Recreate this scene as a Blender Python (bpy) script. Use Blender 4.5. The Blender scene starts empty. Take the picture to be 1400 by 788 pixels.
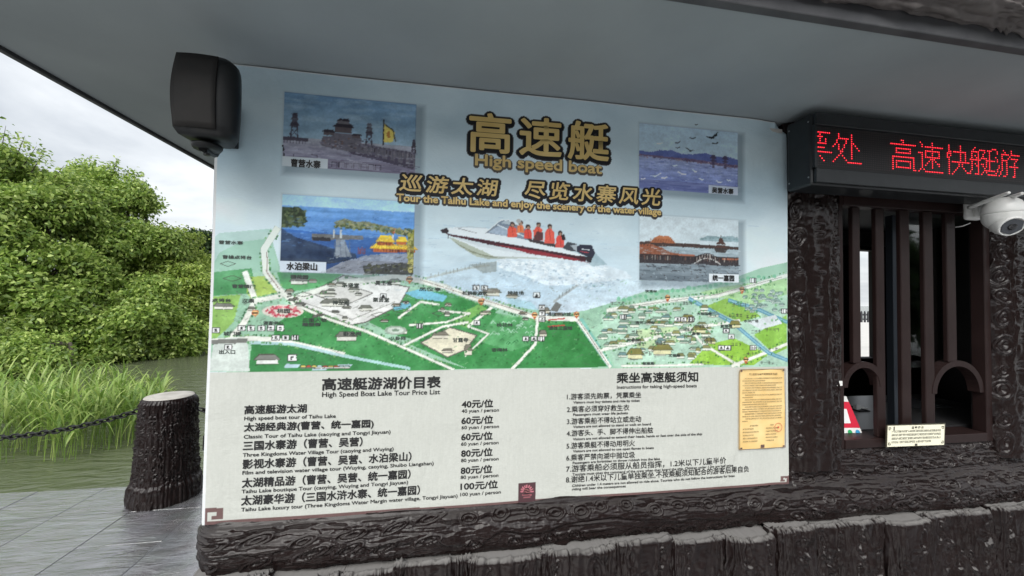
import bpy, bmesh, math, random
import numpy as np
from mathutils import Vector, Matrix
random.seed(7); rng = np.random.default_rng(11)
S = bpy.context.scene; COL = S.collection; PI = math.pi; R_ = math.radians

# ------------------------------------------------------------------ camera
YAW, PIT, ROL, CX, CY, CZ, F = .1652156, .0283362, .0161861, .7034156, -1.3040212, 1.5, 530.866
ZB, ZT = .81456, 2.21173            # bottom and top of the banner / underside of the eave
fw = Vector((math.sin(YAW)*math.cos(PIT), math.cos(YAW)*math.cos(PIT), math.sin(PIT)))
r0 = Vector((math.cos(YAW), -math.sin(YAW), 0)); u0 = r0.cross(fw)
cr = r0*math.cos(ROL)+u0*math.sin(ROL); cu = -r0*math.sin(ROL)+u0*math.cos(ROL)
CAM = Vector((CX, CY, CZ))
def ray(a, b): return fw*F + cr*(a-700) + cu*(394-b)
def Y(a, b, y=0.0):                 # photo point -> point on the vertical plane at depth y
    d = ray(a, b); return CAM + d*((y-CY)/d.y)
def Z(a, b, z=0.0):                 # photo point -> point on a level plane
    d = ray(a, b); return CAM + d*((z-CZ)/d.z)
cd = bpy.data.cameras.new('camera'); co = bpy.data.objects.new('camera', cd); COL.objects.link(co)
M = Matrix((cr, cu, -fw)).transposed().to_4x4(); M.translation = CAM; co.matrix_world = M
cd.sensor_width = 36; cd.lens = F/1400*36; cd.clip_start = .02; cd.clip_end = 3000
S.camera = co

# ------------------------------------------------------------------ sky, sun, exposure
SUN_EL, SUN_AZ = 43, 204            # azimuth of the sun, degrees clockwise from +y (behind the camera, to its left)
sd = Vector((math.sin(R_(SUN_AZ))*math.cos(R_(SUN_EL)), math.cos(R_(SUN_AZ))*math.cos(R_(SUN_EL)), math.sin(R_(SUN_EL))))
W = bpy.data.worlds.new('World'); S.world = W; W.use_nodes = True
nt = W.node_tree; nt.nodes.clear()
def wn(t, **k):
    n = nt.nodes.new(t)
    for a, b in k.items(): setattr(n, a, b)
    return n
out = wn('ShaderNodeOutputWorld'); bg = wn('ShaderNodeBackground'); bg.inputs[1].default_value = .12
sky = wn('ShaderNodeTexSky', sky_type='NISHITA'); sky.sun_disc = False
sky.sun_elevation = R_(SUN_EL); sky.sun_rotation = R_(SUN_AZ); sky.air_density = 1.2; sky.dust_density = 2.5
tc = wn('ShaderNodeTexCoord')
sep = wn('ShaderNodeSeparateXYZ'); nt.links.new(tc.outputs['Generated'], sep.inputs[0])
# flatten the direction onto a cloud layer
zz = wn('ShaderNodeMath', operation='ADD'); nt.links.new(sep.outputs['Z'], zz.inputs[0]); zz.inputs[1].default_value = .22
zm = wn('ShaderNodeMath', operation='MAXIMUM'); nt.links.new(zz.outputs[0], zm.inputs[0]); zm.inputs[1].default_value = .05
dv = wn('ShaderNodeVectorMath', operation='DIVIDE'); nt.links.new(tc.outputs['Generated'], dv.inputs[0]); nt.links.new(zm.outputs[0], dv.inputs[1])
nz = wn('ShaderNodeTexNoise'); nz.inputs['Scale'].default_value = 1.25; nz.inputs['Detail'].default_value = 7; nz.inputs['Roughness'].default_value = .52
nz.inputs['Distortion'].default_value = .35
nt.links.new(dv.outputs[0], nz.inputs['Vector'])
rp = wn('ShaderNodeValToRGB'); nt.links.new(nz.outputs['Fac'], rp.inputs[0])
e = rp.color_ramp.elements
e[0].position = .36; e[0].color = (4.9, 5.2, 5.6, 1); e[1].position = .58; e[1].color = (8.2, 8.4, 8.55, 1)
# brighter cloud round the veiled sun
dt = wn('ShaderNodeVectorMath', operation='DOT_PRODUCT'); nt.links.new(tc.outputs['Generated'], dt.inputs[0]); dt.inputs[1].default_value = sd
mx = wn('ShaderNodeMath', operation='MAXIMUM'); nt.links.new(dt.outputs['Value'], mx.inputs[0]); mx.inputs[1].default_value = 0
pw = wn('ShaderNodeMath', operation='POWER'); nt.links.new(mx.outputs[0], pw.inputs[0]); pw.inputs[1].default_value = 3
gl = wn('ShaderNodeMath', operation='MULTIPLY_ADD'); nt.links.new(pw.outputs[0], gl.inputs[0]); gl.inputs[1].default_value = 1.7; gl.inputs[2].default_value = .72
cm = wn('ShaderNodeVectorMath', operation='MULTIPLY'); nt.links.new(rp.outputs[0], cm.inputs[0]); nt.links.new(gl.outputs[0], cm.inputs[1])
mixs = wn('ShaderNodeMix', data_type='RGBA'); mixs.inputs[0].default_value = .88
nt.links.new(sky.outputs[0], mixs.inputs[6]); nt.links.new(cm.outputs[0], mixs.inputs[7])
nt.links.new(mixs.outputs[2], bg.inputs[0]); nt.links.new(bg.outputs[0], out.inputs[0])
sl = bpy.data.lights.new('sun', 'SUN'); sl.energy = 1.5; sl.angle = R_(35); sl.color = (1, .97, .91)
so = bpy.data.objects.new('sun', sl); COL.objects.link(so); so.rotation_euler = sd.to_track_quat('Z', 'Y').to_euler(); so.location = (-3, -8, 9)
S.view_settings.view_transform = 'Standard'; S.view_settings.look = 'None'; S.view_settings.exposure = .66; S.view_settings.gamma = 1
S.view_settings.use_curve_mapping = False
S.render.engine = 'CYCLES'
S.cycles.max_bounces = 8; S.cycles.diffuse_bounces = 4; S.cycles.glossy_bounces = 3; S.cycles.transmission_bounces = 6; S.cycles.transparent_max_bounces = 8
try: S.cycles.use_denoising = True
except Exception: pass

# ------------------------------------------------------------------ helpers
def s2l(c):
    c = np.asarray(c, float); return np.where(c <= .04045, c/12.92, ((c+.055)/1.055)**2.4)
def rgb(*c): return tuple(s2l(np.array(c)/255.))+(1,)
def mat(name, color=(.5, .5, .5), rough=.6, metal=0, noise=None, bump=None, spec=None, emit=None, coat=None):
    """noise=(scale, colour2, lo, hi, detail)  bump=(scale, strength, distance, detail)"""
    m = bpy.data.materials.new(name); m.use_nodes = True; t = m.node_tree; b = t.nodes['Principled BSDF']
    b.inputs['Base Color'].default_value = tuple(color)[:3]+(1,); b.inputs['Roughness'].default_value = rough; b.inputs['Metallic'].default_value = metal
    if spec is not None: b.inputs['Specular IOR Level'].default_value = spec
    if coat: b.inputs['Coat Weight'].default_value = coat
    if emit: b.inputs['Emission Color'].default_value = tuple(emit[0])[:3]+(1,); b.inputs['Emission Strength'].default_value = emit[1]
    if noise or bump:
        g = t.nodes.new('ShaderNodeNewGeometry')
    if noise:
        n = t.nodes.new('ShaderNodeTexNoise'); n.inputs['Scale'].default_value = noise[0]; n.inputs['Detail'].default_value = noise[4] if len(noise) > 4 else 6
        t.links.new(g.outputs['Position'], n.inputs['Vector'])
        r = t.nodes.new('ShaderNodeValToRGB'); r.color_ramp.elements[0].position = noise[2]; r.color_ramp.elements[1].position = noise[3]
        r.color_ramp.elements[0].color = tuple(color)[:3]+(1,); r.color_ramp.elements[1].color = tuple(noise[1])[:3]+(1,)
        t.links.new(n.outputs['Fac'], r.inputs[0]); t.links.new(r.outputs[0], b.inputs['Base Color'])
    if bump:
        n = t.nodes.new('ShaderNodeTexNoise'); n.inputs['Scale'].default_value = bump[0]; n.inputs['Detail'].default_value = bump[3] if len(bump) > 3 else 5
        t.links.new(g.outputs['Position'], n.inputs['Vector'])
        bp = t.nodes.new('ShaderNodeBump'); bp.inputs['Strength'].default_value = bump[1]; bp.inputs['Distance'].default_value = bump[2]
        t.links.new(n.outputs['Fac'], bp.inputs['Height']); t.links.new(bp.outputs[0], b.inputs['Normal'])
    return m
def bsdf(m): return m.node_tree.nodes['Principled BSDF']
def link(o, parent=None):
    COL.objects.link(o)
    if parent is not None: o.parent = parent
    return o
def tag(o, label=None, cat=None, group=None, kind=None):
    if label: o['label'] = label
    if cat: o['category'] = cat
    if group: o['group'] = group
    if kind: o['kind'] = kind
    return o
def thing(name, label, cat, loc=(0, 0, 0), group=None):
    o = bpy.data.objects.new(name, None); o.empty_display_size = .05; o.location = loc; link(o)
    return tag(o, label, cat, group)
def finish(name, me, m, parent=None, smooth=False):
    if m is not None:
        for x in (m if isinstance(m, (list, tuple)) else [m]): me.materials.append(x)
    if smooth: me.polygons.foreach_set('use_smooth', [True]*len(me.polygons))
    o = bpy.data.objects.new(name, me); link(o)
    if parent is not None:
        o.parent = parent
        if parent.parent is None: o.matrix_parent_inverse = Matrix.Translation(-Vector(parent.location))   # meshes are written in world space
    return o
def obj(name, bm, m, parent=None, smooth=False):
    me = bpy.data.meshes.new(name); bmesh.ops.recalc_face_normals(bm, faces=bm.faces); bm.to_mesh(me); bm.free()
    return finish(name, me, m, parent, smooth)
def fast_mesh(name, verts, faces_flat, n):      # n = corners per face
    me = bpy.data.meshes.new(name); verts = np.asarray(verts, np.float32); f = np.asarray(faces_flat, np.int32).ravel(); k = len(f)//n
    me.vertices.add(len(verts)); me.vertices.foreach_set('co', verts.ravel())
    me.loops.add(len(f)); me.loops.foreach_set('vertex_index', f)
    me.polygons.add(k); me.polygons.foreach_set('loop_start', np.arange(0, k*n, n, dtype=np.int32))
    try: me.polygons.foreach_set('loop_total', np.full(k, n, np.int32))
    except Exception: pass
    me.update(calc_edges=True); return me
def grid_faces(nu, nv, wrap=False):
    i = np.arange(nu if wrap else nu-1); j = np.arange(nv-1)
    I, J = np.meshgrid(i, j, indexing='ij'); I2 = (I+1) % nu
    return np.stack([I*nv+J, I2*nv+J, I2*nv+J+1, I*nv+J+1], -1).reshape(-1, 4)
def box(bm, x0, x1, y0, y1, z0, z1, bev=0, seg=2):
    r = bmesh.ops.create_cube(bm, size=1); vs = r['verts']
    for v in vs: v.co = Vector(((x0+x1)/2+v.co.x*(x1-x0), (y0+y1)/2+v.co.y*(y1-y0), (z0+z1)/2+v.co.z*(z1-z0)))
    if bev:
        es = list({e for v in vs for e in v.link_edges}); bmesh.ops.bevel(bm, geom=es, offset=bev, segments=seg, affect='EDGES', profile=.5)
def boxo(name, b, m, parent=None, bev=0, seg=2, smooth=False):
    bm = bmesh.new(); box(bm, *b, bev=bev, seg=seg); return obj(name, bm, m, parent, smooth)
def tube(bm, pts, rad, n=8, cap=True, closed=False):
    pts = [Vector(p) for p in pts]; rs = rad if hasattr(rad, '__len__') else [rad]*len(pts); rings = []
    for i, p in enumerate(pts):
        if closed: d = pts[(i+1) % len(pts)]-pts[i-1]
        else: d = pts[min(i+1, len(pts)-1)]-pts[max(i-1, 0)]
        d.normalize(); a = d.orthogonal() if i == 0 else (a-d*a.dot(d)); a.normalize(); b = d.cross(a)
        rings.append([bm.verts.new(p+(a*math.cos(2*PI*k/n)+b*math.sin(2*PI*k/n))*rs[i]) for k in range(n)])
    L = len(rings)
    for i in range(L if closed else L-1):
        A, B = rings[i], rings[(i+1) % L]
        for k in range(n): bm.faces.new((A[k], A[(k+1) % n], B[(k+1) % n], B[k]))
    if cap and not closed:
        bm.faces.new(rings[0][::-1]); bm.faces.new(rings[-1])
def lathe(bm, prof, axis_o, axis_d, n=32):
    ax = Vector(axis_d).normalized(); a = ax.orthogonal().normalized(); b = ax.cross(a); o = Vector(axis_o); rings = []
    for (r, h) in prof:
        if r < 1e-6: rings.append([bm.verts.new(o+ax*h)])
        else: rings.append([bm.verts.new(o+ax*h+(a*math.cos(2*PI*k/n)+b*math.sin(2*PI*k/n))*r) for k in range(n)])
    for A, B in zip(rings, rings[1:]):
        for k in range(n):
            k2 = (k+1) % n
            if len(A) == 1 and len(B) == 1: continue
            if len(A) == 1: bm.faces.new((A[0], B[k2], B[k]))
            elif len(B) == 1: bm.faces.new((A[k], A[k2], B[0]))
            else: bm.faces.new((A[k], A[k2], B[k2], B[k]))
def prism(bm, poly, nrm, th):       # planar polygon (3D points) pushed along nrm by th
    nrm = Vector(nrm).normalized(); a = [bm.verts.new(Vector(p)) for p in poly]; b = [bm.verts.new(Vector(p)+nrm*th) for p in poly]
    bm.faces.new(a); bm.faces.new(b[::-1]); k = len(a)
    for i in range(k): bm.faces.new((a[i], a[(i+1) % k], b[(i+1) % k], b[i]))

# ---- numpy noise
def _h(ix, iy, seed):
    n = (ix.astype(np.int64)*374761393 + iy.astype(np.int64)*668265263 + seed*1442695041) & 0x7fffffff
    n = ((n ^ (n >> 13))*1274126177) & 0x7fffffff
    return ((n ^ (n >> 16)) & 0xffff)/65535.
def vnoise(x, y, seed=0):
    x = np.asarray(x, float); y = np.asarray(y, float); x, y = np.broadcast_arrays(x, y)
    ix = np.floor(x); iy = np.floor(y); fx = x-ix; fy = y-iy; fx = fx*fx*(3-2*fx); fy = fy*fy*(3-2*fy)
    a = _h(ix, iy, seed); b = _h(ix+1, iy, seed); c = _h(ix, iy+1, seed); d = _h(ix+1, iy+1, seed)
    return (a*(1-fx)+b*fx)*(1-fy)+(c*(1-fx)+d*fx)*fy
def fbm(x, y, seed=0, oct=4):
    s = 0; a = .5; t = 0
    for k in range(oct): s = s+a*vnoise(x*2**k, y*2**k, seed+k*17); t += a; a *= .5
    return s/t
def bark(u, v, knots, seed=0, period=.07, a_saw=.009, a_fine=.003, a_knot=.008):
    """height of hand-worked cement bark: u along the grain, v across it, both in metres"""
    ph = v/period + 1.6*(fbm(u*3.2, v*5, seed, 3)-.5) + .5*(fbm(u*9, v*16, seed+5, 2)-.5)
    near = np.zeros_like(u)
    kn = np.zeros_like(u)
    for (ku, kv, ru, rv, tw) in knots:
        m = (np.abs(u-ku) < ru*2.2) & (np.abs(v-kv) < rv*2.6+ru*.5)
        if not m.any(): continue
        du = u[m]-ku; dvv = v[m]-kv-tw*du
        r = np.sqrt((du/ru)**2+(dvv/rv)**2); r = r+.28*(fbm(u[m]*45, v[m]*45, seed+3, 2)-.5)
        k = np.exp(-((r-1)/.15)**2) + .75*np.exp(-((r-.5)/.13)**2) - .9*np.exp(-(r/.22)**2) - .25*np.exp(-((r-.75)/.12)**2)
        kn[m] += k; near[m] = np.maximum(near[m], np.exp(-(r/1.25)**4))
        ph[m] += .45*np.sign(dvv)*np.exp(-(r/1.3)**2)*.6
    fr = ph-np.floor(ph); saw = np.where(fr < .86, fr/.86, (1-fr)/.14); saw = saw**.8
    fine = 1-np.abs(2*fbm(u*14, v*90, seed+9, 3)-1)
    med = fbm(u*11, v*34, seed+21, 3)-.5
    ph2 = v/(period*.37) + 2.6*(fbm(u*4.1, v*7, seed+41, 3)-.5)+ph*.7; f2 = ph2-np.floor(ph2)
    line = np.exp(-((f2-.5)/.10)**2)*np.clip((fbm(u*6, v*20, seed+51, 2)-.42)*6, 0, 1)
    return a_saw*saw*(1-.6*near) + a_fine*(fine-.5)*(1-.7*near) + a_fine*1.15*line*(1-.85*near) + .006*med*(1-.5*near) + a_knot*kn + .0022*(fbm(u*110, v*110, seed+31, 2)-.5)
def sheet(name, P, H, m, parent=None, wrap=False, flip=False):
    """P (nu,nv,3) pushed out along its normals by H (nu,nv)"""
    du = np.gradient(P, axis=0); dvv = np.gradient(P, axis=1)
    if wrap: du = (np.roll(P, -1, 0)-np.roll(P, 1, 0))/2
    N = np.cross(du, dvv); N /= np.linalg.norm(N, axis=2, keepdims=True)+1e-12
    if flip: N = -N
    Q = P+N*H[..., None]; f = grid_faces(P.shape[0], P.shape[1], wrap)
    if flip: f = f[:, ::-1]
    me = fast_mesh(name, Q.reshape(-1, 3), f, 4)
    return finish(name, me, m, parent, True)
def profile_pts(pts, n):            # resample a 2D polyline (smoothed) to n points
    p = np.array(pts, float)
    for _ in range(2): p = np.concatenate([p[:1], np.stack([.75*p[:-1]+.25*p[1:], .25*p[:-1]+.75*p[1:]], 1).reshape(-1, 2), p[-1:]])
    s = np.concatenate([[0], np.cumsum(np.linalg.norm(np.diff(p, axis=0), axis=1))]); t = np.linspace(0, s[-1], n)
    return np.stack([np.interp(t, s, p[:, 0]), np.interp(t, s, p[:, 1])], 1), t

# ------------------------------------------------------------------ materials
def bark_mat(name, base, dusty, dust_amt, rough=.36, spec=.24):
    m = bpy.data.materials.new(name); m.use_nodes = True; t = m.node_tree; b = t.nodes['Principled BSDF']; L = t.links.new
    g = t.nodes.new('ShaderNodeNewGeometry')
    n = t.nodes.new('ShaderNodeTexNoise'); n.inputs['Scale'].default_value = 9; n.inputs['Detail'].default_value = 8; n.inputs['Roughness'].default_value = .65; L(g.outputs['Position'], n.inputs['Vector'])
    r = t.nodes.new('ShaderNodeValToRGB'); L(n.outputs['Fac'], r.inputs[0]); r.color_ramp.elements[0].position = .3; r.color_ramp.elements[1].position = .75
    r.color_ramp.elements[0].color = tuple(base)+(1,); r.color_ramp.elements[1].color = tuple(x*1.7 for x in base)+(1,)
    # settled cement dust: lies on whatever faces up
    s = t.nodes.new('ShaderNodeSeparateXYZ'); L(g.outputs['Normal'], s.inputs[0])
    n2 = t.nodes.new('ShaderNodeTexNoise'); n2.inputs['Scale'].default_value = 4; n2.inputs['Detail'].default_value = 9; n2.inputs['Roughness'].default_value = .7; L(g.outputs['Position'], n2.inputs['Vector'])
    a = t.nodes.new('ShaderNodeMath'); a.operation = 'MULTIPLY_ADD'; L(n2.outputs['Fac'], a.inputs[0]); a.inputs[1].default_value = .9; L(s.outputs['Z'], a.inputs[2])
    mr = t.nodes.new('ShaderNodeMapRange'); L(a.outputs[0], mr.inputs[0]); mr.inputs[1].default_value = .98; mr.inputs[2].default_value = 1.42; mr.inputs[3].default_value = 0; mr.inputs[4].default_value = dust_amt
    mx = t.nodes.new('ShaderNodeMix'); mx.data_type = 'RGBA'; L(mr.outputs[0], mx.inputs[0]); L(r.outputs[0], mx.inputs[6]); mx.inputs[7].default_value = tuple(dusty)+(1,)
    # lighter raised edges: rubbed paint, with bright glints put into the colour
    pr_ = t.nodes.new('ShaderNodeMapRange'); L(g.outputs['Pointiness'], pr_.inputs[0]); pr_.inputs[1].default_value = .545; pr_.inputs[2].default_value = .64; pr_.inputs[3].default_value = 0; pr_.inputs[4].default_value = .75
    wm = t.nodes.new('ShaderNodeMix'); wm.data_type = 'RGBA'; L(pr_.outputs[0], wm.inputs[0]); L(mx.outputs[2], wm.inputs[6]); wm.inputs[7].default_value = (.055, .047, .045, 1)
    L(wm.outputs[2], b.inputs['Base Color'])
    rr = t.nodes.new('ShaderNodeMapRange'); L(mr.outputs[0], rr.inputs[0]); rr.inputs[3].default_value = rough; rr.inputs[4].default_value = .85; L(rr.outputs[0], b.inputs['Roughness'])
    n3 = t.nodes.new('ShaderNodeTexNoise'); n3.inputs['Scale'].default_value = 130; n3.inputs['Detail'].default_value = 4; L(g.outputs['Position'], n3.inputs['Vector'])
    bp = t.nodes.new('ShaderNodeBump'); bp.inputs['Strength'].default_value = .8; bp.inputs['Distance'].default_value = .0004; b.inputs['Specular IOR Level'].default_value = spec; L(n3.outputs['Fac'], bp.inputs['Height']); L(bp.outputs[0], b.inputs['Normal'])
    return m
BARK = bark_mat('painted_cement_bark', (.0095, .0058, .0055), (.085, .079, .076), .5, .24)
BARK_L = bark_mat('skylit_worn_cement_bark', (.08, .071, .068), (.27, .26, .25), .9, .5)  # paler copy of the bark: skylight put into the base colour, plus wear
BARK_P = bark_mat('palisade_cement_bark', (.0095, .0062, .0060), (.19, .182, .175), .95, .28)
CEMENT = mat('grey_cement', (.13, .125, .12), .85, noise=(14, (.22, .21, .2), .35, .7), bump=(60, .6, .006))
SOFF = mat('grey_soffit_paint', (.235, .265, .28), .6, noise=(2.2, (.30, .33, .345), .3, .72, 9), bump=(25, .08, .004))
SOFF_T = mat('dark_eave_trim', (.05, .05, .055), .6, noise=(8, (.09, .09, .095), .4, .7))
ROOF = mat('roof_tile_grey', (.06, .06, .065), .7)
WALLI = mat('booth_floor', (.03, .03, .032), .7)
WALLO = mat('booth_wall_paint', (.022, .018, .018), .75, noise=(5, (.03, .026, .026), .3, .7))
WOOD = mat('dark_brown_paint', (.0175, .0095, .0090), .40, spec=.2, noise=(7, (.024, .0140, .0132), .35, .7), bump=(45, .12, .004))
BLK = mat('black_plastic', (.006, .007, .008), .45, spec=.3, noise=(40, (.009, .0095, .010), .4, .7))
DARKMETAL = mat('black_chain_metal', (.012, .012, .013), .35, metal=.6)
WHITEP = mat('white_plastic', (.72, .72, .70), .35, noise=(30, (.62, .62, .59), .55, .8))
GLASSB = mat('lens_black', (.01, .01, .012), .08)
STEEL = mat('brushed_steel', (.35, .36, .37), .35, metal=.8)

# ------------------------------------------------------------------ ground, water
def quad_sheet(name, x0, x1, y0, y1, z, m):
    bm = bmesh.new(); vs = [bm.verts.new(p) for p in ((x0, y0, z), (x1, y0, z), (x1, y1, z), (x0, y1, z))]; bm.faces.new(vs)
    o = obj(name, bm, m); o['kind'] = 'structure'; return o
def slate():
    m = bpy.data.materials.new('wet_slate_paving'); m.use_nodes = True; t = m.node_tree; b = t.nodes['Principled BSDF']; L = t.links.new
    g = t.nodes.new('ShaderNodeNewGeometry')
    mp = t.nodes.new('ShaderNodeMapping'); L(g.outputs['Position'], mp.inputs[0]); mp.inputs['Rotation'].default_value = (0, 0, R_(-90)); mp.inputs['Location'].default_value = (-1.40, -.97, 0)
    br = t.nodes.new('ShaderNodeValToRGB'); L(g.outputs['Random Per Island'], br.inputs[0]); br.color_ramp.elements[0].color = (.085, .091, .103, 1); br.color_ramp.elements[1].color = (.14, .147, .16, 1)
    n = t.nodes.new('ShaderNodeTexNoise'); n.inputs['Scale'].default_value = 6; n.inputs['Detail'].default_value = 9; L(g.outputs['Position'], n.inputs['Vector'])
    mx = t.nodes.new('ShaderNodeMix'); mx.data_type = 'RGBA'; mx.blend_type = 'OVERLAY'; mx.inputs[0].default_value = .6; L(br.outputs[0], mx.inputs[6]); L(n.outputs['Color'], mx.inputs[7])
    hs = t.nodes.new('ShaderNodeHueSaturation'); hs.inputs['Saturation'].default_value = .25; L(mx.outputs[2], hs.inputs['Color']); L(hs.outputs[0], b.inputs['Base Color'])
    rr = t.nodes.new('ShaderNodeMapRange'); L(n.outputs['Fac'], rr.inputs[0]); rr.inputs[1].default_value = .3; rr.inputs[2].default_value = .7; rr.inputs[3].default_value = .10; rr.inputs[4].default_value = .30; L(rr.outputs[0], b.inputs['Roughness'])
    # riven face: streaks that run across each slab
    m2 = t.nodes.new('ShaderNodeMapping'); L(g.outputs['Position'], m2.inputs[0]); m2.inputs['Rotation'].default_value = (0, 0, R_(32)); m2.inputs['Scale'].default_value = (4.5, 20, 1)
    n2 = t.nodes.new('ShaderNodeTexNoise'); n2.inputs['Scale'].default_value = 1; n2.inputs['Detail'].default_value = 8; n2.inputs['Roughness'].default_value = .6; n2.inputs['Distortion'].default_value = .8; L(m2.outputs[0], n2.inputs['Vector'])
    b1 = t.nodes.new('ShaderNodeBump'); b1.inputs['Strength'].default_value = .62; b1.inputs['Distance'].default_value = .016; L(n2.outputs['Fac'], b1.inputs['Height'])
    n4 = t.nodes.new('ShaderNodeTexNoise'); n4.inputs['Scale'].default_value = 55; n4.inputs['Detail'].default_value = 5; L(g.outputs['Position'], n4.inputs['Vector'])
    b2 = t.nodes.new('ShaderNodeBump'); b2.inputs['Strength'].default_value = .5; b2.inputs['Distance'].default_value = .0004; L(n4.outputs['Fac'], b2.inputs['Height']); L(b1.outputs[0], b2.inputs['Normal'])
    L(b2.outputs[0], b.inputs['Normal']); b.inputs['Specular IOR Level'].default_value = 1.0; b.inputs['Coat Weight'].default_value = 1; b.inputs['Coat IOR'].default_value = 2.5; b.inputs['Coat Roughness'].default_value = .10; L(b2.outputs[0], b.inputs['Coat Normal'])
    return m
SLATE = slate()
def paving():
    r = random.Random(3); bm = bmesh.new(); box(bm, -14, 14, -14, 2.193, -.62, -.0042)
    def slab(x0, x1, y0, y1):
        g = .0028; ta, tb = r.gauss(0, .0022), r.gauss(0, .0022); h = r.uniform(-.0008, .0008); x0 += g; x1 -= g; y0 += g; y1 -= g; cx, cy = (x0+x1)/2, (y0+y1)/2; e = .0004
        if x0 < -7.9 or x1 > 6 or y0 < -6: ta = tb = 0
        def P(x, y, d): return bm.verts.new((x, y, h+ta*(x-cx)+tb*(y-cy)-d))
        jx = lambda: r.uniform(-.0015, .0015)
        T = [P(x0+e+jx(), y0+e+jx(), .0), P(x1-e+jx(), y0+e+jx(), 0), P(x1-e+jx(), y1-e+jx(), 0), P(x0+e+jx(), y1-e+jx(), 0)]; L_ = [P(x0, y0, .0008), P(x1, y0, .0008), P(x1, y1, .0008), P(x0, y1, .0008)]; D = [P(x0, y0, .02), P(x1, y0, .02), P(x1, y1, .02), P(x0, y1, .02)]
        bm.faces.new(T)
        for k in range(4): q = (k+1) % 4; bm.faces.new((L_[k], L_[q], T[q], T[k])); bm.faces.new((D[k], D[q], L_[q], L_[k]))
    for c in range(-15, 17):
        x0 = -1.41+.44*c; ys = [2.196, 1.79]; y = (1.40, .95)[c % 2]+(0 if c in (-1, 0) else r.uniform(-.06, .06))
        while y > -6: ys.append(y); y -= .8
        for a_, b_2 in zip(ys[1:], ys[:-1]): slab(x0, x0+.44, a_, b_2)
    return bm
deck = obj('deck', paving(), SLATE); deck['kind'] = 'structure'
PALE = mat('pale_paving', (.45, .44, .41), .7, noise=(3, (.52, .5, .47), .3, .7))
bm = bmesh.new(); box(bm, 5.2, 40, 2.196, 34, -.9, -.004); o = obj('plaza', bm, PALE); o['kind'] = 'structure'
def water():
    m = bpy.data.materials.new('green_lake_water'); m.use_nodes = True; t = m.node_tree; b = t.nodes['Principled BSDF']; L = t.links.new
    g = t.nodes.new('ShaderNodeNewGeometry')
    b.inputs['Base Color'].default_value = (.088, .102, .058, 1); b.inputs['Roughness'].default_value = .06; b.inputs['Specular IOR Level'].default_value = .5
    mp = t.nodes.new('ShaderNodeMapping'); L(g.outputs['Position'], mp.inputs[0]); mp.inputs['Rotation'].default_value = (0, 0, R_(-25)); mp.inputs['Scale'].default_value = (1.2, 4.2, 1)
    n = t.nodes.new('ShaderNodeTexNoise'); n.inputs['Scale'].default_value = 2.2; n.inputs['Detail'].default_value = 6; n.inputs['Distortion'].default_value = .6; L(mp.outputs[0], n.inputs['Vector'])
    b1 = t.nodes.new('ShaderNodeBump'); b1.inputs['Strength'].default_value = .8; b1.inputs['Distance'].default_value = .09; L(n.outputs['Fac'], b1.inputs['Height']); L(b1.outputs[0], b.inputs['Normal'])
    return m
quad_sheet('lake_water', -600, 600, -600, 900, -.5, water())
# far low bank under the trees
def bank():
    xs = np.linspace(-75, -4.5, 90); ys = np.linspace(0, 1, 26); P = np.zeros((90, 26, 3))
    for i, x in enumerate(xs):
        y0 = 14.2 + .10*(x+8)**2*.05 + (0 if x < -7 else (x+7)*5) + .5*math.sin(x*1.3)
        if x < -9: y0 = 14.2 - min((-9-x)*1.1, 4.5)
        P[i, :, 0] = x; P[i, :, 1] = y0+ys*30; P[i, :, 2] = -.75+1.1*np.clip(ys*5, 0, 1)+.25*fbm(np.full(26, x*.5), ys*12, 4)
    me = fast_mesh('far_bank', P.reshape(-1, 3), grid_faces(90, 26), 4)
    o = finish('far_bank', me, mat('bank_soil', (.05, .045, .025), .9, noise=(2, (.05, .075, .02), .4, .6)), None, True); o['kind'] = 'structure'
bank()

# ------------------------------------------------------------------ kiosk
kiosk = thing('ticket_kiosk', 'dark brown ticket kiosk of sculpted cement logs with barred window and grey eave', 'kiosk', (2.2, .9, 0))
XR = 5.2                                                       # far right end of the kiosk
XE, YE = -.588, -.48                                           # left and front edge of the eave
WX0, WX1 = Y(1141, 430, .03).x, Y(1347, 430, .03).x            # clear width taken by the window frame
WZ0 = Y(1180, 612, .02).z; WZ1 = 2.0
# walls round the window (one skin, inside and out)
bm = bmesh.new()
box(bm, .03, WX0-.02, .06, .10, .02, ZT-.003); box(bm, WX1+.03, XR, .06, .10, .02, ZT-.003)
box(bm, WX0-.019, WX1+.029, .06, .10, .02, WZ0-.002); box(bm, WX0-.019, WX1+.029, .06, .10, WZ1+.002, ZT-.003)
DX0, DX1, DZ0, DZ1 = Y(1169, 400, 1.8).x, Y(1187.5, 400, 1.9).x, Y(1182, 490, 1.8).z, Y(1182, 342, 1.8).z
box(bm, .03, DX0, 1.8, 1.9, .02, ZT-.003); box(bm, DX1, XR, 1.8, 1.9, .02, ZT-.003)
box(bm, DX0+.001, DX1-.001, 1.8, 1.9, .02, DZ0); box(bm, DX0+.001, DX1-.001, 1.8, 1.9, DZ1, ZT-.003)
box(bm, .03, .12, .102, 1.798, .02, ZT-.003); box(bm, XR-.1, XR, .102, 1.798, .02, ZT-.003)
obj('wall', bm, WALLO, kiosk)
boxo('inner_panel', (.125, XR-.105, 1.78, 1.795, 2.06, 2.2), mat('panel_grey', (.16, .17, .175), .6), kiosk)
boxo('floor', (.125, XR-.105, .165, 1.775, .006, .05), WALLI, kiosk)
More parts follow.
